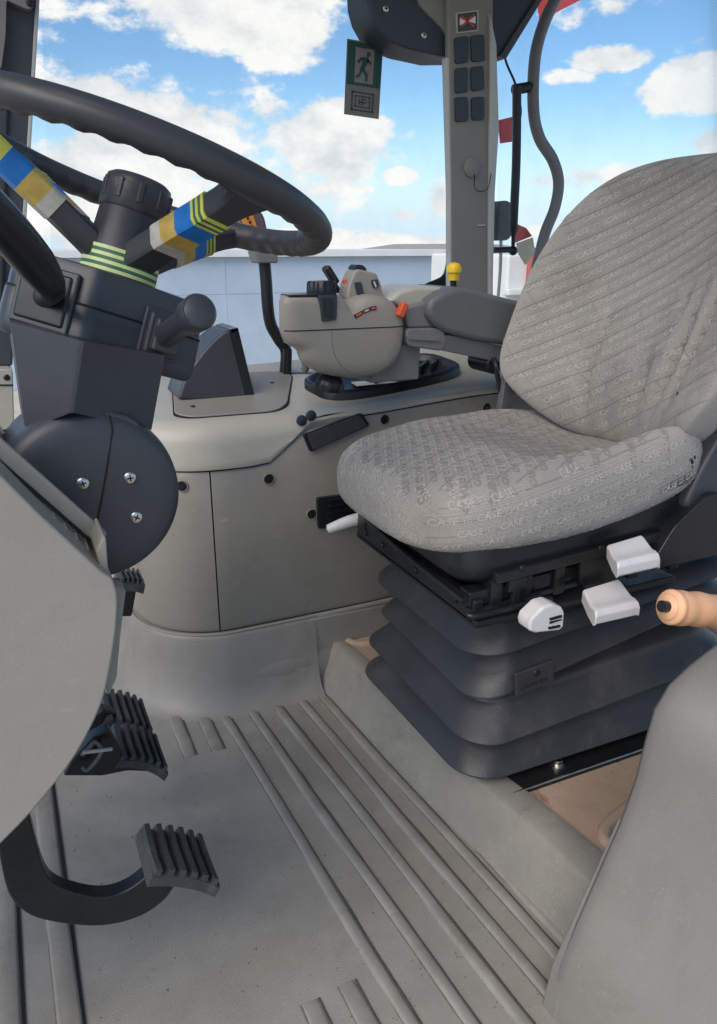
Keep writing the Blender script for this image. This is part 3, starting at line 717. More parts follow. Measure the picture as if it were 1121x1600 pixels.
# the arm itself
prism('arm_shell', [(0.774, 0.937), (0.805, 0.959), (0.847, 0.968), (0.92, 0.965), (0.904, 0.936), (0.876, 0.921), (0.825, 0.909), (0.809, 0.926)], 1.53, 1.67, 'cap_plastic', A, .010, segs=4)
prism('arm_link', [(0.806, 0.924), (0.869, 0.938), (0.891, 0.88), (0.82, 0.881)], 1.512, 1.66, 'arm_plastic', A, .006)
prism('arm_tube', rounded([(0.808, 0.882), (0.891, 0.88), (0.912, 0.863), (0.903, 0.828), (0.812, 0.844)], .012, 4), 1.502, 1.65, 'arm_plastic', A, .007, segs=4)
prism('arm_tube_ridge', rounded([(0.81, 0.868), (0.892, 0.861), (0.893, 0.851), (0.81, 0.859)], .003, 3), 1.497, 1.51, 'arm_plastic', A, .002)
prism('arm_pad', [(0.853, 0.926), (0.864, 0.943), (0.892, 0.958), (0.922, 0.966), (0.957, 0.964), (1.075, 0.936), (1.261, 0.905), (1.274, 0.792), (1.065, 0.833), (0.968, 0.851), (0.901, 0.87), (0.871, 0.889), (0.857, 0.907)], 1.49, 1.67, 'armrest_vinyl', A, .014, segs=4)
prism('arm_underside', rounded([(0.909, 0.865), (1.087, 0.827), (1.239, 0.794), (1.244, 0.747), (1.053, 0.795), (0.9, 0.83)], .008, 4), 1.503, 1.655, 'armrest_vinyl', A, .008, segs=4)
lathe('arm_pivot', (1.049, 1.54, 0.791), (0, -1, 0), [(.002, -.05), (.024, -.05), (.024, .03), (.02, .034), (.002, .034)], 'black_plastic', A, 24)

# lever with the yellow knob
Lv = thing('control_lever', (1.059, 1.72, 0.921), 'short dark lever with yellow mushroom knob behind the armrest', 'lever')
tube('stem', [(1.059, 1.72, 0.921), (1.056, 1.72, 0.976)], .0085, 'black_plastic', Lv, 14, n=2)
lathe('knob', (1.057, 1.72, 0.97), (0, 0, 1), [(.003, 0), (.0135, 0), (.0145, .018), (.0185, .019), (.0188, .026), (.017, .034), (.012, .040), (.002, .043)], 'yellow_plastic', Lv, 28, sharp=45)

# ------------------------------------------------------------------ operator seat
SY = 1.19
Q = thing('operator_seat', (.95, SY, .10), 'grey patterned fabric suspension seat on black rubber bellows', 'seat')
def sgnpow(v, e): return math.copysign(abs(v)**e, v)
def sellipsoid(nu, nv, e1, e2):
    v = []; f = []
    for j in range(nv+1):
        ph = -math.pi/2+math.pi*j/nv
        for i in range(nu):
            th = 2*math.pi*i/nu
            cz = sgnpow(math.cos(ph), e1)
            v.append(Vector((cz*sgnpow(math.cos(th), e2), cz*sgnpow(math.sin(th), e2), sgnpow(math.sin(ph), e1))))
    for j in range(nv):
        for i in range(nu):
            f.append((j*nu+i, j*nu+(i+1) % nu, (j+1)*nu+(i+1) % nu, (j+1)*nu+i))
    return v, f
# cushion
v, f = sellipsoid(120, 48, .62, .55)
vv = []
for p in v:
    x, y, z = p.x, p.y, p.z
    X = .880+.322*x; Yq = SY+.262*y*(1-.05*max(0, -x))
    top = max(0, z)
    # side bolsters and waterfall front
    bol = ((.050+.040*sstep(.1, .9, x)) if y < 0 else .034)*sstep(.45, .95, abs(y))*sstep(-.7, .5, x)
    dish = -(.014+.058*sstep(-.4, .75, x))*(1-sstep(.35, .95, abs(y))*(1 if y < 0 else .45))*sstep(-.7, .0, x)
    Z = .638+.080*z + top*(bol+dish) + .018*sstep(-.4, 1, x)
    Z -= .022*max(0, -x)**2
    if z < 0: Z += .03*sstep(-.2, 1, x)
    Z += .0035*math.sin(11*x+5*y)*top*.5
    vv.append((X, Yq, Z))
cushion = ob('cushion', vv, f, 'seat_fabric', Q, sharp=180)
cush_bvh = BVHTree.FromPolygons([Vector(p) for p in vv], f)
# backrest
v, f = sellipsoid(150, 100, .46, .55)
bb = []
for p in v:
    d, s, h = p.x, p.y, p.z              # depth, side, height
    t = (h+1)/2
    wid = lerp(.205, .280, sstep(0, .32, t))*lerp(1, .80, sstep(.5, 1.0, t))
    yy = SY-.01+wid*s
    zz = lerp(.652, 1.225, t)
    lean = 1.20+.10*t+.06*t*t
    dep = .075*d
    front = max(0, -d)
    wings = -(.205 if s > 0 else .150)*abs(s)**2.3*lerp(.62, 1, sstep(0, .25, t))*lerp(1, .70, t)
    lumbar = -.028*math.exp(-((t-.30)/.22)**2)*front*(1-abs(s)**2)
    # soft creases low in the middle
    cre = 0
    for (s0, t0, ws, wt, am) in ((-.42, .33, .045, .15, .028), (-.15, .22, .045, .11, .026), (.10, .20, .045, .11, .026), (-.60, .46, .05, .22, .030), (.36, .27, .05, .15, .020), (-.30, .46, .03, .06, .010), (.22, .44, .03, .06, .008)):
        cre += am*math.exp(-((s-s0-(t-t0)*-.25)/ws)**2-((t-t0)/wt)**2)
    bb.append((lean+dep+wings+lumbar+cre*front, yy, zz))
backrest = ob('backrest', bb, f, 'seat_fabric', Q, sharp=180)
back_bvh = BVHTree.FromPolygons([Vector(p) for p in bb], f)

# woven lettering in the cloth, laid on the surface of cushion and backrest
def glyph_mesh(text, size):
    cu = bpy.data.curves.new('glyph', 'FONT'); cu.body = text; cu.size = size; cu.resolution_u = 2; cu.space_character = 1.08; cu.offset = .0006 if text == 'CASE' else 0; cu.shear = .25 if text == 'CASE' else 0
    to = bpy.data.objects.new('glyph', cu); COL.objects.link(to)
    dg = bpy.context.evaluated_depsgraph_get(); me = bpy.data.meshes.new_from_object(to.evaluated_get(dg))
    vs_ = [(q.co.x, q.co.y) for q in me.vertices]; fs = [tuple(q.vertices) for q in me.polygons]
    bpy.data.objects.remove(to); bpy.data.meshes.remove(me); bpy.data.curves.remove(cu)
    return vs_, fs
GV, GF = glyph_mesh('CASE', .0155)
gw = max(p[0] for p in GV)
# the small grid emblem after each word
for i in range(3):
    for j in range(3):
        if (i, j) == (1, 1): continue
        k0 = len(GV); x0 = gw+.005+i*.0042; y0 = j*.0040
        GV += [(x0, y0), (x0+.003, y0), (x0+.003, y0+.003), (x0, y0+.003)]; GF.append((k0, k0+1, k0+2, k0+3))
STEP_U, STEP_V = gw+.023, .0225
def cloth_seams(name, parent, bvh, place, rot, span, pitch, keep, material, w=.0022):
    """long stitched lines lying on the cloth"""
    V, Fc = [], []; cr, sr = math.cos(rot), math.sin(rot); b = -span
    while b < span:
        prev = None; a = -span
        while a < span:
            pr_ = []
            for o_ in (-w/2, w/2):
                hit = place(a*cr-(b+o_)*sr, a*sr+(b+o_)*cr); h, nrm, _, _ = bvh.ray_cast(*hit)
                if h is None or not keep(h, nrm): pr_ = None; break
                if nrm.dot(hit[1]) > 0: nrm = -nrm
                pr_.append(h+nrm*.0008)
            if pr_ and prev and (pr_[0]-prev[0]).length < .06:
                k0 = len(V); V.extend(prev+pr_); Fc.append((k0, k0+1, k0+3, k0+2))
            prev = pr_; a += .012
        b += pitch
    if V:
        pr = ob(name, V, Fc, material, parent, flat=True); pr['kind'] = 'stuff'
def cloth_print(name, parent, bvh, place, rot, urange, vrange, keep, material, stripes=True):
    V, Fc = [], []
    cr, sr = math.cos(rot), math.sin(rot)
    def put(vs_, fs):
        pts = []
        for (a, b) in vs_:
            hit = place(a*cr-b*sr, a*sr+b*cr)
            h, nrm, _, _ = bvh.ray_cast(*hit)
            if h is None or (not pts and not keep(h, nrm)) or (pts and (h-pts[0]).length > .095): return
            if nrm.dot(hit[1]) > 0: nrm = -nrm
            pts.append(h+nrm*.0009)
        k0 = len(V); V.extend(pts); Fc.extend(tuple(i+k0 for i in g) for g in fs)
    nv = 0; b = vrange[0]
    while b < vrange[1]:
        a = urange[0]+(nv % 2)*STEP_U*.5
        while a < urange[1]:
            put([(a+x, b+y) for x, y in GV], GF)
            if stripes:
                for (o_, w) in ((.0152, .0014), (.0185, .0009)):
                    n = 4; sv_, sf_ = [], []
                    for i in range(n+1):
                        u = a+STEP_U*i/n; sv_ += [(u, b+o_), (u, b+o_+w)]
                    sf_ = [(2*i, 2*i+2, 2*i+3, 2*i+1) for i in range(n)]
                    put(sv_, sf_)
            a += STEP_U
        b += STEP_V; nv += 1
    if not V: return
    pr = ob(name, V, Fc, material, parent, flat=True); pr['kind'] = 'stuff'
    return pr
cloth_seams('stitch_lines', backrest, back_bvh, lambda a, b: (Vector((.6, SY-a, .95+b)), Vector((1, 0, 0))), math.radians(-48), .62, .040, lambda h, n: abs(n.x) > .25, 'seat_fabric_dark', .0009)
cloth_seams('stitch_lines', backrest, back_bvh, lambda a, b: (Vector((.6, SY-a, .95+b)), Vector((1, 0, 0))), math.radians(30), .6225, .0450, lambda h, n: abs(n.x) > .25, 'seat_fabric_dark', .0019)
cloth_seams('stitch_lines', cushion, cush_bvh, lambda a, b: (Vector((.9+a, SY+b, 1.2)), Vector((0, 0, -1))), math.radians(20), .6, .030, lambda h, n: abs(n.z) >= .84, 'seat_fabric_dark')
cloth_seams('stitch_lines', cushion, cush_bvh, lambda a, b: (Vector((.9+a, .5, .64+b)), Vector((0, 1, 0))), math.radians(12), .6, .0225, lambda h, n: abs(n.z) < .84 and abs(n.y) > .45, 'seat_fabric_dark', .0016)
cloth_print('woven_pattern', backrest, back_bvh, lambda a, b: (Vector((.6, SY-a, .95+b)), Vector((1, 0, 0))), math.radians(30), (-.6, .6), (-.5, .5), lambda h, n: abs(n.x) > .25, 'seat_fabric_light')
cloth_print('woven_pattern', cushion, cush_bvh, lambda a, b: (Vector((.9+a, SY+b, 1.2)), Vector((0, 0, -1))), math.radians(65), (-.6, .6), (-.6, .6), lambda h, n: abs(n.z) >= .84, 'seat_fabric_dark')
cloth_print('woven_pattern', cushion, cush_bvh, lambda a, b: (Vector((.9+a, .5, .64+b)), Vector((0, 1, 0))), math.radians(12), (-.5, .5), (-.4, .4), lambda h, n: abs(n.z) < .84 and abs(n.y) > .5, 'seat_fabric_light')
cloth_print('woven_pattern', cushion, cush_bvh, lambda a, b: (Vector((.2, SY-a, .64+b)), Vector((1, 0, 0))), math.radians(-20), (-.5, .5), (-.4, .4), lambda h, n: abs(n.z) < .84 and abs(n.y) <= .5, 'seat_fabric_light')
# burn hole and torn seam on the near bolster
def spot(bvh, o_, d, parent, name, material, r, n=9):
    h, nrm, _, _ = bvh.ray_cast(Vector(o_), Vector(d)); 
    if h is None: return
    if nrm.dot(Vector(d)) > 0: nrm = -nrm
    u = nrm.orthogonal().normalized(); w = nrm.cross(u); V = []
    for i in range(n):
        a = 2*math.pi*i/n; rr = r*(.55+.6*random.random()); V.append(h+nrm*.0014+(u*math.cos(a)+w*math.sin(a))*rr)
    V.append(h+nrm*.0016)
    return ob(name, V, [(i, (i+1) % n, n) for i in range(n)], material, parent, flat=True)
for dx, dz, r in ((0, 0, .006), (.008, .007, .004), (-.007, .006, .003), (.002, -.009, .003)):
    spot(cush_bvh, (1.085+dx, .6, .690+dz), (0, 1, 0), cushion, 'burn_hole', 'gap', r)
for dx, dz, r in ((0, 0, .004), (.0, .012, .0025)):
    spot(back_bvh, (.6, 1.005+dx, .80+dz), (1, 0, 0), backrest, 'burn_hole', 'gap', r)

# pan, rails and brackets under the cushion
def rrect(cx, cy, hx, hy, z, r, n=6, zf=None):
    res = []
    for (sx, sy, a0) in ((1, 1, 0), (-1, 1, 90), (-1, -1, 180), (1, -1, 270)):
        for k in range(n+1):
            a = math.radians(a0+90*k/n); x = cx+sx*(hx-r)+r*math.cos(a); y = cy+sy*(hy-r)+r*math.sin(a)
            res.append((x, y, z+(zf(x, y) if zf else 0)))
    return res
tilt = lambda x, y: .05*(x-.65)
loft('seat_pan', [rrect(.90, SY, .255, .215, .520, .05, zf=tilt), rrect(.90, SY, .268, .228, .535, .05, zf=tilt), rrect(.90, SY, .272, .232, .556, .06, zf=tilt), rrect(.90, SY, .262, .225, .60, .06, zf=tilt)], 'black_plastic', Q, sharp=50)
for y in (.985, 1.395):
    obox('slide_rail', (.90, y, .508), (1, 0, .05), (0, 1, 0), (-.05, 0, 1), (.25, .016, .014), 'black_metal', Q, .003)
    obox('rail_lip', (.90, y-.012, .488), (1, 0, .05), (0, 1, 0), (-.05, 0, 1), (.25, .010, .005), 'black_metal', Q, .002)
for x in (.70, .76, .83, 1.0, 1.1):
    box('rail_bracket', (x-.012, .962, .474), (x+.012, 1.0, .532), 'black_metal', Q, .003)
front = [(.655, .962), (.655, 1.425), (.675, 1.425), (.675, .962)]
slab('front_plate', front, .452, .497, 'black_plastic', Q, .004)
slab('top_plate', [(.655, .955), (1.10, .955), (1.10, 1.43), (.655, 1.43)], .448, .463, 'black_plastic', Q, .004)
for y in (1.02, 1.16, 1.30, 1.38):
    screw((.653, y, .476), (-1, 0, 0), .0065, Q, 'black_metal', slot=False, name='bolt')
obox('side_rail', (.92, .955, .548), (1, 0, .05), (0, 1, 0), (-.05, 0, 1), (.235, .008, .010), 'black_metal', Q, .003)
for x, z in ((.735, .548), (.90, .556), (1.06, .563)):
    screw((x, .946, z), (0, -1, 0), .006, Q, 'black_metal', slot=False, name='bolt')
prism('rail_stop', [(.715, .535), (.75, .535), (.75, .505), (.74, .505), (.74, .475), (.725, .475), (.725, .505), (.715, .505)], .952, .962, 'black_metal', Q, .001)
prism('catch_plate', [(.86, .545), (.97, .548), (.965, .50), (.93, .478), (.88, .478), (.865, .50)], .950, .960, 'black_metal', Q, .002)
tube('release_rod', [(.64, .955, .478), (.66, .948, .478), (.80, .946, .480)], .006, 'black_metal', Q, 10, n=3)
tube('front_rod', [(.652, 1.40, .512), (.640, 1.2, .505), (.640, .97, .497)], .006, 'black_metal', Q, 10, n=4)

# bellows: folded rubber skirt
rise = lambda k: (lambda x, y: k*max(0, x-.72))
prof = [(.106, .020, 0), (.116, .022, 0)]
for zl_, out_, k_ in ((.130, .046, 0), (.205, .040, .05), (.281, .020, .16), (.362, .026, .12)):
    prof += [(zl_-.003, out_-.012, k_), (zl_-.001, out_-.001, k_), (zl_+.001, out_+.002, k_), (zl_+.004, out_+.001, k_), (zl_+.030, out_-.020, k_), (zl_+.052, out_-.038, k_), (zl_+.064, out_-.044, k_+.02), (zl_+.069, out_-.036, k_+.03)]
prof = prof[:-3]+[(.44, -.018, .03), (.458, -.016, 0)]
rings = []
for z, off, k in prof:
    rings.append(rrect(1.0, 1.197, 0.295+off, .197+off, z, .075, 14, zf=(lambda x, y, k=k, z=z: k*max(0, x-.72)+.010*math.sin(x*15+z*60)*math.sin(y*11+z*45)*sstep(.11, .16, z)*sstep(.46, .42, z))))
loft('bellows', rings, 'bellows_rubber', Q, sharp=180)
# maker's plate on the bellows, near side
MV, MF = glyph_mesh('GRAMMER', .013)
pl = obox('makers_plate', (.80, .972, .312), (1, 0, .10), (0, 1, 0), (-.10, 0, 1), (.042, .004, .024), 'bellows_rubber', Q, .003)
ob('makers_lettering', [(.767+x*.98, .9675, .294+y+x*.10) for x, y in MV], MF, 'black_plastic', pl, flat=True, solid=.0006)
lathe('makers_emblem', (.803, .968, .322), (0, -1, 0), [(.008, -.001), (.0065, .001), (.001, .0012)], 'black_plastic', pl, 16)
# base plate bolted to the platform
B = slab('base_plate', [(.735, .925), (1.30, .925), (1.30, 1.46), (.735, 1.46)], .103, .109, 'black_metal', Q, .001)
tube('plate_lip', [(.738, .928, .1105), (1.30, .928, .1105)], .0022, 'steel', Q, 10, n=1)
bt = lathe('bolt', (.865, .962, .109), (0, 0, 1), [(.002, -.001), (.0155, -.001), (.0155, .0025), (.010, .003), (.010, .011), (.008, .0125), (.001, .0125)], 'steel', Q, 24, sharp=35)
# recliner and side cover by the near hinge of the backrest
prism('hinge_cover', rounded([(1.08, .60), (1.16, .565), (1.36, .575), (1.40, .70), (1.30, .80), (1.17, .76), (1.12, .68)], .03, 5), .945, 1.0, 'column_plastic', Q, .010)
prism('hinge_bracket', rounded([(1.00, .50), (1.35, .50), (1.36, .58), (1.13, .63), (1.05, .575)], .015, 4), .93, .97, 'black_plastic', Q, .006)
prism('back_shell', [(1.30, .64), (1.38, .64), (1.56, 1.15), (1.48, 1.2)], 1.0, 1.38, 'black_plastic', Q, .02)
prism('side_shield', rounded([(1.19, .66), (1.40, .60), (1.50, .80), (1.34, .90), (1.235, .80)], .02, 4), .93, .965, 'armrest_vinyl', Q, .008)
tube('belt_strap', [(1.052, 1.46, 0.676), (1.045, 1.47, 0.72), (1.034, 1.48, 0.779), (1.038, 1.5, 0.805)], .006, 'black_plastic', Q, 8)
prism('far_shield', [(1.033, 0.691), (1.061, 0.695), (1.07, 0.763), (1.044, 0.779)], 1.455, 1.475, 'armrest_vinyl', Q, .004)

# the white controls of the seat
def paddle(name, pts, y, depth, label):
    """a moulded pull: thick lip in front, sloping hand face behind"""
    n = len(pts); c = Vector((sum(p[0] for p in pts)/n, sum(p[1] for p in pts)/n)); rings = []
    for t, sc, lift in ((0, .80, -.002), (.12, .95, 0), (.35, 1.0, 0), (.7, 1.0, 0), (1, .86, .006)):
        rings.append([(c.x+(p[0]-c.x)*sc, y+depth*t, c.y+(p[1]-c.y)*sc+lift) for p in pts])
    o_ = loft(name, rings, 'white_plastic', Q, sharp=180)
    o_['label'] = label
    return o_
def pull(name, top, bot, label):
    """top: far edge (2 points), bot: near lip (2 points); world points"""
    a, b = Vector(top[0]), Vector(top[1]); c, d = Vector(bot[1]), Vector(bot[0])
    n = (b-a).cross(d-a).normalized()
    if n.z < 0: n = -n
    rows = []
    for t, hgt in ((0, .0), (.12, .001), (.4, -.001), (.62, -.002), (.78, .002), (.92, .002), (1.0, -.005), (1.0, -.020), (.9, -.026), (.5, -.026), (0, -.02)):
        rows.append([a.lerp(d, t).lerp(b.lerp(c, t), s)+n*(hgt-(.003 if s in (0, 1) else 0)) for s in (0, .04, .3, .7, .96, 1)])
    nn = len(rows); V = [p for r in rows for p in r]; m_ = 6
    Fq = [(i*m_+j, i*m_+j+1, ((i+1) % nn)*m_+j+1, ((i+1) % nn)*m_+j) for i in range(nn) for j in range(m_-1)]
    Fq += [tuple(i*m_ for i in range(nn)), tuple(i*m_+m_-1 for i in range(nn))[::-1]]
    o_ = ob(name, V, Fq, 'white_plastic', Q, bevel=.007, segs=4); o_['label'] = label
    return o_
pull('pull_handle', [(0.896, 0.93, 0.568), (0.975, 0.93, 0.575)], [(0.857, 0.86, 0.566), (0.949, 0.86, 0.566)], 'upper white pull handle under the cushion')
pull('pull_handle', [(0.853, 0.93, 0.493), (0.934, 0.93, 0.499)], [(0.823, 0.86, 0.485), (0.919, 0.86, 0.483)], 'lower white pull handle under the cushion')
kn = [(0.718, 0.471), (0.721, 0.482), (0.745, 0.499), (0.763, 0.5), (0.782, 0.49), (0.789, 0.479), (0.79, 0.452), (0.782, 0.447), (0.733, 0.453), (0.721, 0.459)]
wk = prism('weight_knob', kn, .895, .930, 'white_plastic', Q, .006, segs=4); wk['label'] = 'white weight adjusting knob with black stripes'
for a, b in (((862, 966), (879, 962)), ((863, 976), (879, 972)), ((860, 984), (876, 980))):
    pass
for q4 in ([(0.757, 0.476), (0.781, 0.477), (0.782, 0.473), (0.758, 0.472)], [(0.758, 0.469), (0.782, 0.469), (0.782, 0.468), (0.758, 0.466)], [(0.756, 0.46), (0.78, 0.459), (0.78, 0.455), (0.757, 0.456)]):
    prism('black_stripe', q4, .8925, .90, 'gap', wk, 0)
# far lever at the front of the seat
lv = tube('slide_lever', [(0.77, 1.4, 0.511), (0.717, 1.42, 0.497), (0.668, 1.44, 0.485)], .0075, 'black_metal', Q, 12, n=3)
tube('lever_grip', [(0.674, 1.44, 0.486), (0.648, 1.445, 0.482), (0.62, 1.45, 0.474), (0.596, 1.455, 0.466)], lambda t: .0135-.004*t*t-.006*(1 if t > .97 else 0), 'white_plastic', lv, 16, n=5)

# ------------------------------------------------------------------ hand brake grip at the right edge
Hb = thing('hand_brake', (1.059, 0.8, 0.401), 'tan moulded hand brake grip with black push button at right edge', 'brake lever')
ax0, ax1, ax2 = Vector((0.911, 0.8, 0.507)), Vector((1.013, 0.8, 0.478)), Vector((1.238, 0.8, 0.392))
tube('grip', [ax0, ax0.lerp(ax1, .25), ax1, ax1.lerp(ax2, .5), ax2], lambda t: (.0200+.0085*sstep(0, .16, t))*(1+.035*math.cos(t*46)), 'tan_grip', Hb, 24, n=9, sharp=180)
tube('push_button', [ax0+(ax0-ax1).normalized()*.012, ax0+(ax1-ax0)*.2], .0095, 'black_plastic', Hb, 16, n=1)
tube('lever_rod', [ax2, ax2+(ax2-ax1)*1.2], .014, 'black_metal', Hb, 12, n=1)

# ------------------------------------------------------------------ steering wheel
WC = Vector((.198, 1.10, 1.133)); WN = Vector((.329, .049, .943)).normalized()
E1 = Vector((-1, 0, 0)); E1 = (E1-WN*E1.dot(WN)).normalized(); E2 = WN.cross(E1)
if E2.y < 0: E2 = -E2
def wp(a, b, c=0): return WC+E1*a+E2*b+WN*c
Wh = thing('steering_wheel', wp(0, 0, -.13), 'dark four spoke steering wheel with coloured tape on spokes', 'steering wheel')
RR = .238; rings = []
NS = 220
for i in range(NS):
    th = 2*math.pi*i/NS; cdir = E1*math.cos(th)+E2*math.sin(th); ring = []
    deg = math.degrees(th) % 360
    # thick smooth parts where the spokes run in
    thick = 0
    for s0 in (45, 135, 247, 356):
        dd = abs((deg-s0+180) % 360-180); thick = max(thick, math.exp(-(dd/13)**2))
    for k in range(20):
        ph = 2*math.pi*k/20
        rad, axv = math.cos(ph), math.sin(ph)
        r = .0185*(1+.30*thick*max(0, -rad))
        inner = max(0, -rad*.75-axv*.65)
        r -= .0042*inner*(.5+.5*math.cos(th*46))*(1-thick)
        ring.append(WC+cdir*(RR+r*rad*1.03)+WN*r*axv)
    rings.append(ring)
rings.append(rings[0])
loft('rim', rings, 'wheel_rubber', Wh, cap=False, sharp=180)
def spoke_section(deg, t, grow=0):
    th = math.radians(deg); cdir = E1*math.cos(th)+E2*math.sin(th); tang = WN.cross(cdir)
    p0, p1, p2 = (.026, -.108), (.085, -.074), (.230, -.004)
    r_ = (1-t)**2*p0[0]+2*t*(1-t)*p1[0]+t*t*p2[0]; c_ = (1-t)**2*p0[1]+2*t*(1-t)*p1[1]+t*t*p2[1]
    dr = 2*(1-t)*(p1[0]-p0[0])+2*t*(p2[0]-p1[0]); dc = 2*(1-t)*(p1[1]-p0[1])+2*t*(p2[1]-p1[1])
    tv = (cdir*dr+WN*dc).normalized(); nv = tang.cross(tv).normalized()
    w = .0195+.004*(1-t)**2+.012*max(0, (t-.86)/.14)**1.5; h = .0115+.004*(1-t)+.003*t
    w += grow; h += grow
    c = WC+cdir*r_+WN*c_; out_ = []
    for (a, b) in ((-1, -.75), (-.85, -1), (.85, -1), (1, -.75), (1, .6), (.8, 1), (-.8, 1), (-1, .6)):
        out_.append(c+tang*w*a+nv*h*b)
    return out_
def spoke_range(name, deg, t0, t1, material, parent, grow=0, n=10):
    return loft(name, [spoke_section(deg, lerp(t0, t1, i/n), grow) for i in range(n+1)], material, parent, sharp=38)
for deg in (45, 135, 247, 356):
    sp = spoke_range('spoke', deg, 0, 1, 'wheel_rubber', Wh, n=20)
    tA = .40 if deg != 356 else .42
    for t0, t1, mt in ((0, .085, 'tape_grey'), (.085, .20, 'tape_ochre'), (.20, .315, 'tape_blue')):
        spoke_range('tape_band', deg, tA+t0, tA+t1, mt, sp, .0012, 5)
    for k in range(5):
        a = tA+.315+k*.0165
        spoke_range('tape_band', deg, a, a+.0165, 'tape_yellow' if k % 2 == 0 else ('tape_green' if deg != 356 else 'tape_yellow'), sp, .0012+.00012*k, 3)
    if deg == 356:      # hand-written strokes on the yellow tape
        for k in range(4):
            s_ = spoke_section(deg, tA+.345+.022*k, .0022)
            a, b = s_[0].lerp(s_[3], .62), s_[0].lerp(s_[3], .28)
            nn = (s_[1]-s_[6]).normalized()
            c1 = s_[1].lerp(s_[2], .35); c2 = s_[1].lerp(s_[2], .7)
            tube('ink_stroke', [c1, c1.lerp(c2, .5)+(E1*.002), c2], .0011, 'tape_green', sp, 6, n=3)
hub = lathe('hub', wp(0, 0, 0), WN, [(.01, -.132), (.044, -.132), (.0475, -.120), (.0455, -.10), (.0425, -.06), (.0415, -.045), (.01, -.045)], 'wheel_rubber', Wh, 40, sharp=45)
for k in range(7):
    lathe('tape_ring', wp(0, 0, -.128+k*.0044), WN, [(.047, -.0001), (.0490-.0001*k, .0), (.0490-.0001*k, .0044), (.047, .0045)], 'tape_lime' if k % 2 == 0 else 'tape_green', hub, 40, cap=False, sharp=45)
cap = lathe('hub_cap', wp(0, 0, -.046), WN, [(.0425, 0), (.0440, .002), (.0430, .030), (.0405, .040), (.034, .0445), (.004, .046)], 'wheel_rubber', Wh, 48, sharp=50)
for k in range(10):
    a = 2*math.pi*k/10+.35; dv = E1*math.cos(a)+E2*math.sin(a); tv = WN.cross(dv)
    obox('grip_ridge', wp(0, 0, -.024)+dv*.0428, tv, WN, dv, (.0038, .0125, .0022), 'wheel_rubber', cap, .0018)

# ------------------------------------------------------------------ steering column
Cn = thing('steering_column', (.12, 1.08, .55), 'dark plastic steering column with switch stalks and round pivot cover', 'steering column')
top = [(.128, -.035), (.036, -.105), (-.118, -.045), (-.118, .11), (.128, .11)]
def cap_ring(sc, c, sh=(0, 0)):
    return [wp(a*sc+sh[0], b*sc+sh[1], c) for a, b in rounded(top, .012, 4)]
loft('switch_housing', [cap_ring(.94, -.236), cap_ring(.985, -.231), cap_ring(1.0, -.222), cap_ring(.985, -.178), cap_ring(.97, -.176), cap_ring(.965, -.140), cap_ring(.94, -.133), cap_ring(.86, -.131)], 'column_plastic', Cn, sharp=50)
loft('housing_joint', [cap_ring(.988, -.1795), cap_ring(.988, -.1765)], 'gap', Cn, sharp=50)
lathe('collar', wp(0, 0, -.136), WN, [(.05, 0), (.05, .006), (.044, .010)], 'black_plastic', Cn, 36)
# boots in the two front faces
kA, kB = wp(*top[1]), wp(*top[2]); kC = wp(*top[0])
def face_frame(p, q):
    d = (q-p).normalized(); n = d.cross(WN).normalized()
    if n.dot(p-wp(0, 0)) < 0: n = -n
    return d, n
d, n = face_frame(kA, kB)
c = kA.lerp(kB, .62)+WN*-.186
for s_, hgt in ((.030, .003), (.025, .007), (.020, .012)):
    obox('boot_step', c+n*(hgt-.004)*.9, d, WN, n, (s_, s_*1.05, hgt), 'column_plastic', Cn, .004)
tip = Vector((0.21, 0.84, 0.99))
b0 = c+n*.006
tube('stalk', [b0, b0.lerp(tip, .5), b0.lerp(tip, .72)], lambda t: .0165-.002*math.sin(t*3), 'column_plastic', Cn, 18, n=3)
dv = (tip-b0).normalized()
st = lathe('stalk_knob', b0.lerp(tip, .66), dv, [(.012, 0), (.0200, .004), (.0205, .030), (.0185, .034), (.0175, .0335), (.0165, .0345), (.002, .036)], 'column_plastic', Cn, 36, sharp=45)
d, n = face_frame(kA, kC)
c = kA.lerp(kC, .52)+WN*-.182
obox('boot_frame', c+n*.0, d, WN, n, (.040, .037, .004), 'column_plastic', Cn, .003)
obox('boot', c+n*.002, d, WN, n, (.034, .031, .005), 'black_plastic', Cn, .004)
b0 = Vector((0.062, 0.93, 1.007))
tube('stalk', [c+n*.002, b0, (0.044, 0.9, 1.038), (0.018, 0.86, 1.073), (-0.01, 0.82, 1.104)], lambda t: .0125+.009*sstep(.15, .5, t), 'black_plastic', Cn, 18, n=6)
# lower shroud
def shroud_ring(pts): return [tuple(p) for p in pts]
tp = [Vector((0.017, 1, 0.967)), Vector((0.087, 0.935, 0.949)), Vector((0.191, 1, 0.919))]
bt_ = [Vector((0.016, 1, 0.838)), Vector((0.067, 0.945, 0.867)), Vector((0.166, 1, 0.825))]
def shell(p, far):
    a, b, c = p
    out_ = []
    out_.append(a+Vector((0, far, 0))); out_.append(a); 
    for t in (.3, .6, .85): out_.append(a.lerp(b, t))
    for t in (.0, .5, 1): out_.append(a.lerp(b, .95).lerp(b, t).lerp(b.lerp(c, .05), t*.5))
    for t in (.15, .4, .7): out_.append(b.lerp(c, t))
    out_.append(c); out_.append(c+Vector((0, far, 0)))
    return out_
rings = [[lerp(1, 1, 0)*q for q in [x.lerp(y, t) for x, y in zip(shell(tp, .17), shell(bt_, .15))]] for t in (0, .25, .5, .75, 1)]
loft('shroud', rings, 'column_plastic', Cn, sharp=30, bevel=0)
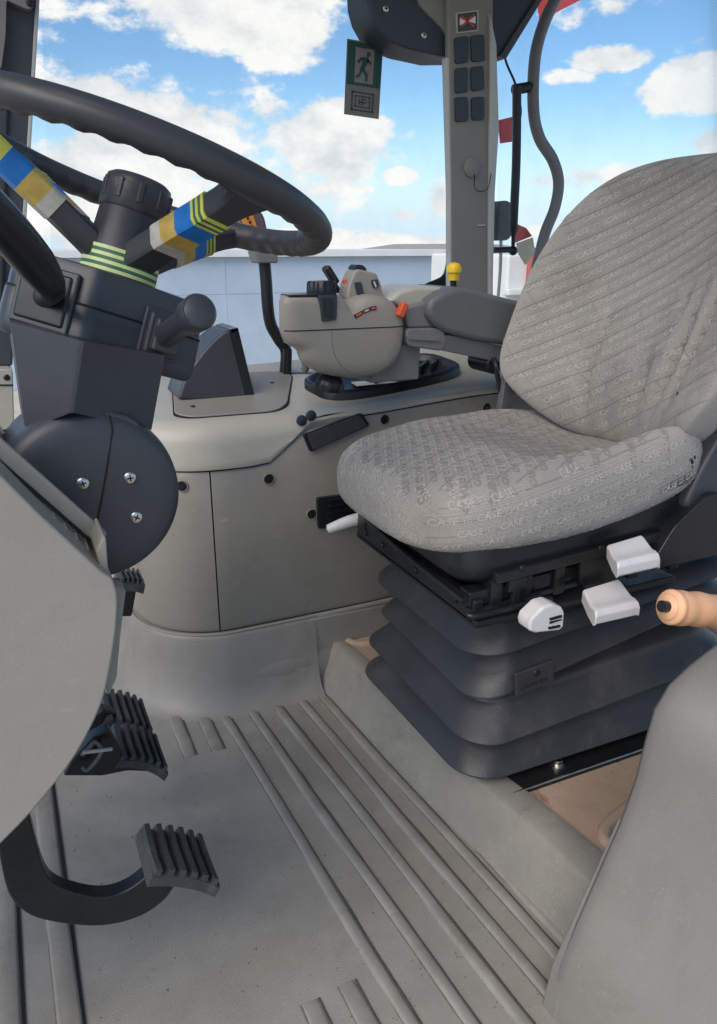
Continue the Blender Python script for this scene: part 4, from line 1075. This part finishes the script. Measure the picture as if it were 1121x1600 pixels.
# round pivot cover
dc = (0.08, 0.955, 0.753); dr = .111
def disc(r, y): return [(dc[0]+r*math.cos(2*math.pi*i/72), y, dc[2]+r*math.sin(2*math.pi*i/72)) for i in range(72)]
loft('pivot_cover', [disc(dr*.995, 1.09), disc(dr, .985), disc(dr*.985, .972), disc(dr*.95, .963), disc(dr*.88, .958), disc(dr*.7, .9555), disc(dr*.02, .955)], 'column_plastic', Cn, sharp=180)
prism('cover_neck', [(0.067, 0.835), (0.072, 0.857), (0.091, 0.862), (0.111, 0.861), (0.131, 0.854), (0.147, 0.843), (0.144, 0.819), (0.128, 0.824), (0.108, 0.831), (0.088, 0.836)], .966, 1.06, 'column_plastic', Cn, .005)
tube('cover_seam', [(0.112, 0.968, 0.856), (0.112, 0.96, 0.849), (0.112, 0.957, 0.839), (0.108, 0.956, 0.821), (0.099, 0.955, 0.786), (0.088, 0.954, 0.746), (0.074, 0.955, 0.697)], .0012, 'gap', Cn, 6)
for q in ((0.071, 0.955, 0.777), (0.127, 0.955, 0.777), (0.13, 0.956, 0.724)):
    screw(q, (0, -1, 0), .0078, Cn, 'steel')

# ------------------------------------------------------------------ big front cowl, lower left
Fc_ = thing('front_cowl', (-.1, .9, .3), 'large beige grey moulded cowl at lower left in front of pedals', 'cowl')
CYN = .78
near = [(-0.043, 0.88), (-0.015, 0.845), (0.013, 0.803), (0.047, 0.756), (0.066, 0.73), (0.076, 0.72), (0.079, 0.7), (0.075, 0.667), (0.066, 0.627), (0.054, 0.586), (0.038, 0.552), (0.014, 0.515), (-0.013, 0.484), (-0.044, 0.453), (-0.074, 0.428), (-0.117, 0.39), (-.50, .40), (-.50, .98)]
prism('body', [near[0]]+near[1:5]+curvy(near[5:16], 4)+near[16:], .78, .875, 'cowl_plastic', Fc_, .022, segs=6)
inner = [(x-.012 if x > 0 else x, z-(.012 if z > .5 else -.01)) for x, z in near]
prism('inner_shell', inner, .86, 1.12, 'cowl_plastic', Fc_, .006)
a = Vector((-0.032, 0.862, 0.887)); b = Vector((0.082, 0.862, 0.741))
d = (b-a).normalized(); nz_ = Vector((-d.z, 0, d.x))
if nz_.z < 0: nz_ = -nz_
Lb = (b-a).length
# far lip, groove floor, ribs across and end stop of the top channel
obox('far_lip', (a+b)/2-nz_*.022, d, (0, 1, 0), nz_, (Lb/2, .006, .024), 'cowl_plastic', Fc_, .003)
n_a = Vector((near[1][0], .795, near[1][1])); n_b = Vector((near[4][0], .795, near[4][1]))
for k in range(5):
    t = .42+k*.115
    c = n_a.lerp(n_b, t); e = a.lerp(b, .2+t*.78)
    obox('channel_rib', Vector(((c.x+e.x)/2, .840, (c.z+e.z)/2-.027)), (0, 1, 0), d, nz_, (.018, .0012, .008), 'cowl_plastic', Fc_, .0006)
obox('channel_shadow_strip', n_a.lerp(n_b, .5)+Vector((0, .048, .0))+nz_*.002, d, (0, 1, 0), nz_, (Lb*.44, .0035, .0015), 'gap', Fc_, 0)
prism('channel_stop', [(0.064, 0.745), (0.073, 0.761), (0.076, 0.759), (0.074, 0.715), (0.067, 0.721)], .80, .868, 'cowl_plastic', Fc_, .003)
prism('side_flange', [(0.089, 0.66), (0.102, 0.651), (0.09, 0.594), (0.079, 0.533), (0.066, 0.509), (0.064, 0.528), (0.077, 0.588)], .90, .93, 'cowl_plastic', Fc_, .004)

# ------------------------------------------------------------------ fender cowl at the lower right
Fr = thing('fender_cowl', (.9, .5, .2), 'smooth beige grey fender cowl filling the lower right corner', 'cowl')
pr = [(0.595, -0.071), (0.594, -0.006), (0.602, 0.071), (0.627, 0.142), (0.657, 0.221), (0.686, 0.298), (0.704, 0.366), (0.712, 0.429), (0.72, 0.471), (0.74, 0.502), (0.773, 0.523), (0.821, 0.545), (0.902, 0.563)]
secs = []
# the skin rolls from the far edge round to a broad near face
for y, dx, dz in ((.632, .012, -.004), (.632, .004, 0), (.625, .0, .002), (.610, .0, .002), (.585, .006, -.002), (.545, .022, -.010), (.50, .045, -.024), (.45, .075, -.044), (.40, .11, -.07), (.34, .17, -.11), (.28, .24, -.16)):
    sec = [(x+dx, y, z+dz) for x, z in pr]
    x, z = pr[-1]
    sec += [(x+.25+dx, y, z+.07+dz), (x+.6+dx, y, z+.08+dz)]
    secs.append(sec)
loft('skin', secs, 'fender_plastic', Fr, cap=False, closed=False, sharp=180, solid=.006)
lip = [(x-.004+.012*sstep(0, 5, i), z) for i, (x, z) in enumerate(pr[:6])]+[(x+.014, z) for x, z in reversed(pr[:6])]
prism('edge_lip', lip, .612, .640, 'fender_plastic', Fr, .003)

# ------------------------------------------------------------------ pedals
def pedal_pad(parent, tl, tr, ynear, yfar, nribs=6, thick=.016, crown=.010, material='pedal_rubber'):
    a, b = Vector((tl[0], 0, tl[1])), Vector((tr[0], 0, tr[1])); d = b-a; L = d.length; d.normalize()
    n = Vector((-d.z, 0, d.x)); n = n if n.z > 0 else -n
    def P_(s, y, h): return a+d*L*s+n*(h+crown*(1-(2*s-1)**2))+Vector((0, y, 0))
    ns = 14; rings = []
    for i in range(ns+1):
        s = i/ns; e = .004 if 0 < i < ns else 0.0
        rings.append([P_(s, ynear, -thick), P_(s, ynear, -.002+e*0), P_(s, ynear+.004, 0), P_(s, yfar-.004, 0), P_(s, yfar, -.002), P_(s, yfar, -thick)])
    base_ = loft('pad', rings, material, parent, sharp=50)
    for k in range(nribs):
        s = (k+.35)/nribs; hw = .30/nribs
        ny = 7; rr = []
        for j in range(ny+1):
            y = lerp(ynear+.001, yfar-.001, j/ny); bow = -.10/nribs*math.sin(math.pi*j/ny)
            s0 = s+bow
            rr.append([P_(s0-hw, y, -.002), P_(s0-hw*.75, y, .0075), P_(s0+hw*.55, y, .0085), P_(s0+hw, y, -.002)])
        loft('tread_rib', rr, material, base_, sharp=40)
    return base_
C_ = thing('clutch_pedal', (.05, .87, .15), 'clutch pedal with ribbed rubber pad on curved black arm, nearest', 'pedal')
pedal_pad(C_, (0.089, 0.272), (0.176, 0.217), .833, .93, 6, .017, .007)
arm = [(-0.044, 0.392), (-0.041, 0.334), (-0.036, 0.294), (-0.026, 0.272), (-0.005, 0.251), (0.018, 0.235), (0.04, 0.228), (0.063, 0.231), (0.087, 0.243), (0.113, 0.248), (0.127, 0.22), (0.105, 0.192), (0.073, 0.178), (0.037, 0.179), (0.005, 0.19), (-0.033, 0.213), (-0.062, 0.238), (-0.079, 0.27), (-0.084, 0.307), (-0.083, 0.368), (-0.075, 0.408)]
prism('arm', curvy(arm[:10])+curvy(arm[10:]), .868, .892, 'black_metal', C_, .003)
Bk = thing('brake_pedal', (.1, 1.15, .2), 'nearer of the paired brake pedals with ribbed pad and wire clip', 'pedal', 'paired brake pedals')
pedal_pad(Bk, (0.086, 0.258), (0.163, 0.207), 1.118, 1.22, 6, .015)
prism('arm', [(0.001, 0.254), (0.015, 0.277), (0.052, 0.311), (0.077, 0.319), (0.09, 0.276), (0.095, 0.244), (0.129, 0.231), (0.162, 0.218), (0.151, 0.212), (0.098, 0.232), (0.058, 0.235)], 1.12, 1.145, 'black_metal', Bk, .003)
tube('wire_clip', [(0.029, 1.105, 0.271), (0.036, 1.105, 0.265), (0.05, 1.105, 0.276), (0.061, 1.105, 0.292), (0.058, 1.105, 0.305), (0.052, 1.105, 0.312), (0.042, 1.105, 0.303), (0.031, 1.105, 0.294)], .0032, 'sticker_grey', Bk, 8)
tube('return_pin', [(0.033, 1.1, 0.302), (0.077, 1.1, 0.295)], .003, 'tape_grey', Bk, 8, n=1)
Bk2 = thing('brake_pedal', (.1, 1.35, .2), 'farther of the paired brake pedals, its ribbed pad partly hidden', 'pedal', 'paired brake pedals')
pedal_pad(Bk2, (0.084, 0.239), (0.164, 0.19), 1.262, 1.375, 6, .015)
prism('arm', [(0.036, 0.23), (0.083, 0.258), (0.111, 0.236), (0.099, 0.184), (0.03, 0.177)], 1.28, 1.305, 'black_metal', Bk2, .003)
Ac = thing('throttle_pedal', (.15, 1.4, .45), 'small ribbed throttle pedal behind the front cowl edge', 'pedal')
pedal_pad(Ac, (0.146, 0.464), (0.189, 0.451), 1.36, 1.42, 5, .018, .003)
prism('arm', [(0.132, 0.466), (0.178, 0.457), (0.16, 0.387), (0.131, 0.393)], 1.37, 1.39, 'black_metal', Ac, .003)

# ------------------------------------------------------------------ pillars, roof corner and windows
Pp = thing('door_pillar', (1.28, 2.0, .75), 'grey cab pillar with six dark switch blanks beside the seat', 'pillar')
prism('post', [(1.157, 1.685), (1.297, 1.701), (1.321, 1.358), (1.323, 1.195), (1.36, 0.571), (1.221, 0.583), (1.189, 1.192)], 1.97, 1.992, 'pillar_plastic', Pp, .008, segs=4)
prism('edge_trim', [(1.285, 1.627), (1.31, 1.556), (1.332, 1.358), (1.33, 1.195), (1.34, 0.953), (1.366, 0.572), (1.35, 0.573), (1.311, 1.195), (1.297, 1.465)], 1.96, 1.99, 'trim_light', Pp, .004)
prism('edge_trim', [(1.162, 1.516), (1.173, 1.517), (1.2, 1.192), (1.229, 0.581), (1.215, 0.583), (1.188, 1.192)], 1.972, 1.995, 'trim_light', Pp, .003)
for q4 in ([(1.183, 1.561), (1.224, 1.569), (1.227, 1.509), (1.188, 1.501)], [(1.231, 1.57), (1.273, 1.577), (1.278, 1.516), (1.237, 1.51)],
           [(1.187, 1.491), (1.226, 1.497), (1.229, 1.439), (1.191, 1.433)], [(1.235, 1.498), (1.275, 1.504), (1.281, 1.449), (1.241, 1.441)],
           [(1.19, 1.424), (1.229, 1.428), (1.235, 1.37), (1.195, 1.365)], [(1.241, 1.427), (1.282, 1.432), (1.285, 1.376), (1.247, 1.371)]):
    prism('switch_blank', rounded(q4, .008, 4), 1.963, 1.975, 'switch_dark', Pp, .0025)
# small pictogram label on the post
stk = prism('warning_label', [(1.185, 1.617), (1.252, 1.631), (1.255, 1.584), (1.189, 1.572)], 1.9675, 1.971, 'tape_grey', Pp, 0)
prism('label_field', [(1.189, 1.615), (1.248, 1.627), (1.251, 1.586), (1.193, 1.575)], 1.9665, 1.9690, 'pillar_dark', stk, 0)
for px4 in ([(1.196, 1.607), (1.218, 1.6), (1.197, 1.59)], [(1.243, 1.616), (1.244, 1.599), (1.222, 1.602)]):
    prism('pictogram', px4, 1.9655, 1.968, 'machine_white', stk, 0)
for a, b in (((1.199, 1.611), (1.239, 1.592)), ((1.238, 1.618), (1.201, 1.587))):
    a, b = Vector(a), Vector(b); d = b-a; n_ = Vector((-d.y, d.x)).normalized()*.0022
    prism('red_cross', [tuple(a-n_), tuple(b-n_), tuple(b+n_), tuple(a+n_)], 1.9645, 1.967, 'plate_red', stk, 0)
dial = lathe('dial', (1.253, 1.969, 1.256), (0, -1, 0), [(.026, -.002), (.026, .004), (.022, .007), (.004, .007)], 'pillar_plastic', Pp, 32, mod=lambda a, k: 1+.03*math.cos(a*16), sharp=40)
tube('dial_wire', [(1.259, 1.96, 1.239), (1.257, 1.955, 1.206), (1.275, 1.955, 1.195), (1.3, 1.955, 1.204), (1.313, 1.96, 1.244)], .0012, 'gap', Pp, 6)
obox('latch_slot', (1.293, 1.968, 1.107), (1, 0, .05), (0, 1, 0), (0, 0, 1), (.013, .002, .002), 'trim_light', Pp, .0008)

Fp = thing('front_pillar', (.0, 1.95, .6), 'dark front cab pillar at the upper left edge', 'pillar')
prism('post', [(0.033, 1.548), (0.18, 1.565), (0.158, 1.46), (0.129, 1.302), (0.078, 1.03), (0.039, 0.878), (0.024, 0.79), (-0.082, 0.792)], 1.95, 2.05, 'pillar_dark', Fp, .006)
prism('edge_trim', [(0.174, 1.563), (0.182, 1.564), (0.137, 1.327), (0.08, 1.03), (0.051, 0.893), (0.046, 0.893), (0.072, 1.03), (0.129, 1.326)], 1.943, 2.0, 'trim_light', Fp, .002)
prism('upper_cover', rounded([(0.033, 1.546), (0.172, 1.562), (0.16, 1.511), (0.15, 1.505), (0.122, 1.514), (0.111, 1.519), (0.1, 1.453), (0.084, 1.394), (0.008, 1.382)], .006, 3), 1.925, 1.95, 'pillar_plastic', Fp, .003)
screw((0.155, 1.924, 1.518), (0, -1, 0), .008, Fp, 'black_metal')
prism('inner_channel', [(0.085, 1.347), (0.092, 1.348), (0.023, 0.922), (0.015, 0.922)], 1.942, 1.96, 'black_plastic', Fp, .002)
lb = prism('lower_block', rounded([(-0.08, 0.796), (0.023, 0.79), (0.009, 0.663), (-0.009, 0.653), (-0.102, 0.656)], .01, 4), 1.90, 2.05, 'cap_plastic', Fp, .006)
screw((0.008, 1.9, 0.772), (0, -1, 0), .007, lb, 'black_metal')
prism('block_joint', [(-0.085, 0.763), (0.019, 0.756), (0.019, 0.753), (-0.085, 0.76)], 1.8975, 1.905, 'gap', lb, 0)

box('post_foot', (-.10, 1.955, -.02), (-.005, 2.04, .74), 'pillar_dark', Fp, .004)
Rt = thing('roof_trim', (1.2, 2.0, 1.5), 'dark moulded roof corner trim above the grey pillar', 'roof trim')
prism('headliner_corner', [(0.94, 1.707), (0.946, 1.627), (0.958, 1.593), (0.98, 1.564), (1.017, 1.541), (1.069, 1.53), (1.165, 1.522), (1.356, 1.54), (1.384, 1.576), (1.464, 1.684), (1.536, 1.781)], 1.995, 2.12, 'roof_dark', Rt, .008)
prism('corner_fillet', [(1.059, 1.692), (1.178, 1.706), (1.185, 1.556), (1.156, 1.585), (1.113, 1.612), (1.089, 1.629)], 1.985, 2.0, 'pillar_plastic', Rt, .004)
prism('gutter_edge', [(1.338, 1.537), (1.36, 1.532), (1.465, 1.679), (1.537, 1.779), (1.52, 1.777), (1.444, 1.679)], 1.985, 2.10, 'pillar_dark', Rt, .003)
for q in ((0.996, 1.993, 1.612), (1.107, 1.993, 1.565)):
    screw(q, (0, -1, 0), .008, Rt, 'steel')

Sw = thing('side_window', (.7, 2.10, .75), 'clear side window pane between front pillar and grey pillar', 'window')
prism('pane', [(.12, .70), (1.34, .74), (1.30, 1.9), (.22, 1.9)], 2.098, 2.103, 'window_glass', Sw, 0)
tube('seal', [(1.264, 2.085, 0.968), (1.252, 2.085, 1.2), (1.243, 2.085, 1.496)], .006, 'black_plastic', Sw, 8)
tube('lower_seal', [(1.133, 2.09, 0.912), (1.193, 2.09, 0.94), (1.25, 2.09, 0.965), (1.265, 2.09, 1.023)], .007, 'black_plastic', Sw, 8)
prism('seal_corner', [(1.15, 0.922), (1.254, 0.968), (1.275, 0.893), (1.177, 0.896)], 2.08, 2.095, 'black_plastic', Sw, .002)
Es = thing('exit_sticker', (0.978, 2.094, 1.377), 'green and grey emergency exit sticker on the side window', 'sticker')
def quad(x0, y0, x1, y1):
    """fraction of the sticker, from its upper left corner"""
    tl, tr, br, bl = Vector(ST[0]), Vector(ST[1]), Vector(ST[2]), Vector(ST[3])
    f_ = lambda x, y: tuple(tl.lerp(tr, x).lerp(bl.lerp(br, x), y))
    return [f_(x0, y0), f_(x1, y0), f_(x1, y1), f_(x0, y1)]
ST = [(0.936, 1.562), (1.041, 1.558), (1.029, 1.379), (0.926, 1.385)]
SYL = 2.0955
prism('backing', quad(0, 0, 1, 1), SYL, SYL+.0015, 'sticker_grey', Es, 0)
prism('green_field', quad(.03, .02, .97, .59), SYL-.0006, SYL+.0005, 'sticker_green', Es, 0)
prism('picture_field', quad(.24, .09, .76, .55), SYL-.0012, SYL, 'sticker_paper', Es, 0)
fig = lambda *pp: [tuple(Vector(quad(0, 0, 1, 1)[0]).lerp(Vector(quad(0, 0, 1, 1)[1]), x).lerp(Vector(quad(0, 0, 1, 1)[3]).lerp(Vector(quad(0, 0, 1, 1)[2]), x), y)) for x, y in pp]
for pp in (((.56, .13), (.64, .13), (.66, .17), (.62, .20), (.55, .19)), ((.40, .21), (.58, .20), (.62, .25), (.50, .36), (.40, .35), (.44, .26)), ((.28, .27), (.40, .21), (.46, .23), (.34, .30)), ((.58, .21), (.70, .27), (.68, .30), (.56, .26)),
           ((.40, .35), (.50, .35), (.62, .44), (.60, .52), (.54, .52), (.54, .46)), ((.40, .34), (.46, .38), (.40, .46), (.28, .50), (.27, .47), (.36, .43))):
    prism('running_figure', fig(*pp), SYL-.0018, SYL-.0006, 'sticker_green', Es, 0)
for a, b, c, d in ((.18, .67, .82, .69), (.18, .67, .22, .93), (.78, .67, .82, .93), (.18, .91, .82, .93), (.28, .72, .72, .735), (.28, .72, .31, .88), (.69, .72, .72, .88), (.28, .865, .72, .88), (.40, .76, .43, .84), (.50, .76, .60, .775), (.40, .80, .62, .815), (.48, .74, .51, .85)):
    prism('diagram_line', quad(a, b, c, d), SYL-.0012, SYL+.0004, 'sticker_ink', Es, 0)

# rear quarter window: pane, bent tube frame and latch rod
Rq = thing('quarter_window', (1.6, 2.12, .75), 'rear quarter window with bent dark tube frame and latch', 'window')
tube('frame_tube', [(1.685, 2.12, 1.832), (1.619, 2.12, 1.742), (1.574, 2.12, 1.66), (1.552, 2.12, 1.568), (1.559, 2.12, 1.441), (1.588, 2.12, 1.364), (1.645, 2.12, 1.304), (1.674, 2.12, 1.241), (1.667, 2.12, 1.166), (1.636, 2.12, 1.089), (1.611, 2.12, 0.982)], .0175, 'arm_plastic', Rq, 16)
tube('latch_arm', [(1.484, 2.12, 1.487), (1.554, 2.12, 1.501)], .015, 'black_plastic', Rq, 12, n=1)
tube('latch_rod', [(1.487, 2.11, 1.494), (1.501, 2.11, 1.297), (1.505, 2.11, 1.125), (1.51, 2.11, 1.033)], lambda t: .0135 if t < .78 else .006, 'black_plastic', Rq, 12, n=5)
tube('latch_foot', [(1.431, 2.1, 1.039), (1.512, 2.11, 1.041)], .009, 'black_plastic', Rq, 12, n=2)
tube('washer_hose', [(1.443, 2.14, 1.609), (1.468, 2.14, 1.556), (1.503, 2.14, 1.505), (1.527, 2.14, 1.442), (1.525, 2.14, 1.407)], .0035, 'black_plastic', Rq, 8)
swell('latch_knob', (1.51, 2.11, 1.037), (.014, .014, .014), 'black_plastic', Rq)
prism('pane', [(1.432, 1.812), (3.508, 2.07), (4.059, 0.785), (1.499, 0.863)], 2.158, 2.162, 'window_glass', Rq, 0)

# marker plates and lamp outside the quarter window
def plate(label, pts, y, material='plate_red', group='red marker plates outside the rear window'):
    xs = sum(p[0] for p in pts)/len(pts); zs = min(p[1] for p in pts)
    return tag(prism('marker_plate', pts, y, y+.006, material, None, .001, origin=(xs, y, zs)), label, 'plate', group)
plate('small red marker plate between grey pillar and latch rod', [(1.625, 1.45), (1.686, 1.465), (1.695, 1.389), (1.64, 1.38)], 2.4)
plate('red marker plate below the latch rod next to the seat back', [(1.731, 1.137), (1.806, 1.114), (1.834, 1.086), (1.757, 1.061)], 2.45)
plate('pale cream marker plate tilted just above the seat back edge', [(1.782, 1.061), (1.853, 1.082), (1.868, 1.035), (1.829, 0.985), (1.797, 1.021)], 2.47, 'plate_pale')
plate('red marker plate cut off by the top edge of the photo', [(1.809, 1.896), (2.021, 1.92), (2.009, 1.862), (1.924, 1.822), (1.844, 1.779)], 2.5)
Wl = thing('work_lamp', (1.672, 2.4, 1.018), 'dark rounded work lamp outside behind the grey pillar', 'lamp')
prism('housing', rounded([(1.616, 1.166), (1.63, 1.197), (1.677, 1.202), (1.698, 1.18), (1.704, 1.1), (1.687, 1.07), (1.628, 1.069)], .015, 5), 2.38, 2.48, 'pillar_dark', Wl, .012)
tube('bracket', [(1.684, 2.43, 1.07), (1.688, 2.43, 0.974), (1.685, 2.43, 0.862)], .006, 'trim_light', Wl, 8)

# ------------------------------------------------------------------ cab roof over everything
Ro = thing('cab_roof', (.7, 1.1, 1.80), 'unseen pale cab roof overhead with a hatch added for light, just above the top edge of the photo', 'roof'); Ro['kind'] = 'structure'
HX0, HX1, HY0, HY1 = -.20, .85, .50, 1.85          # unseen glazed hatch, added to let more light into the cab
for nm, lo, hi in (('roof_rail', (-.40, .10), (HX0, 2.25)), ('roof_rail', (HX1, .10), (1.75, 2.25)), ('roof_rail', (HX0, .10), (HX1, HY0)), ('roof_rail', (HX0, HY1), (HX1, 2.25))):
    box(nm, (lo[0], lo[1], 1.80), (hi[0], hi[1], 1.92), 'cap_plastic', Ro, .004)
box('added_hatch_pane', (HX0+.002, HY0+.002, 1.86), (HX1-.002, HY1-.002, 1.868), 'window_glass', Ro, 0)
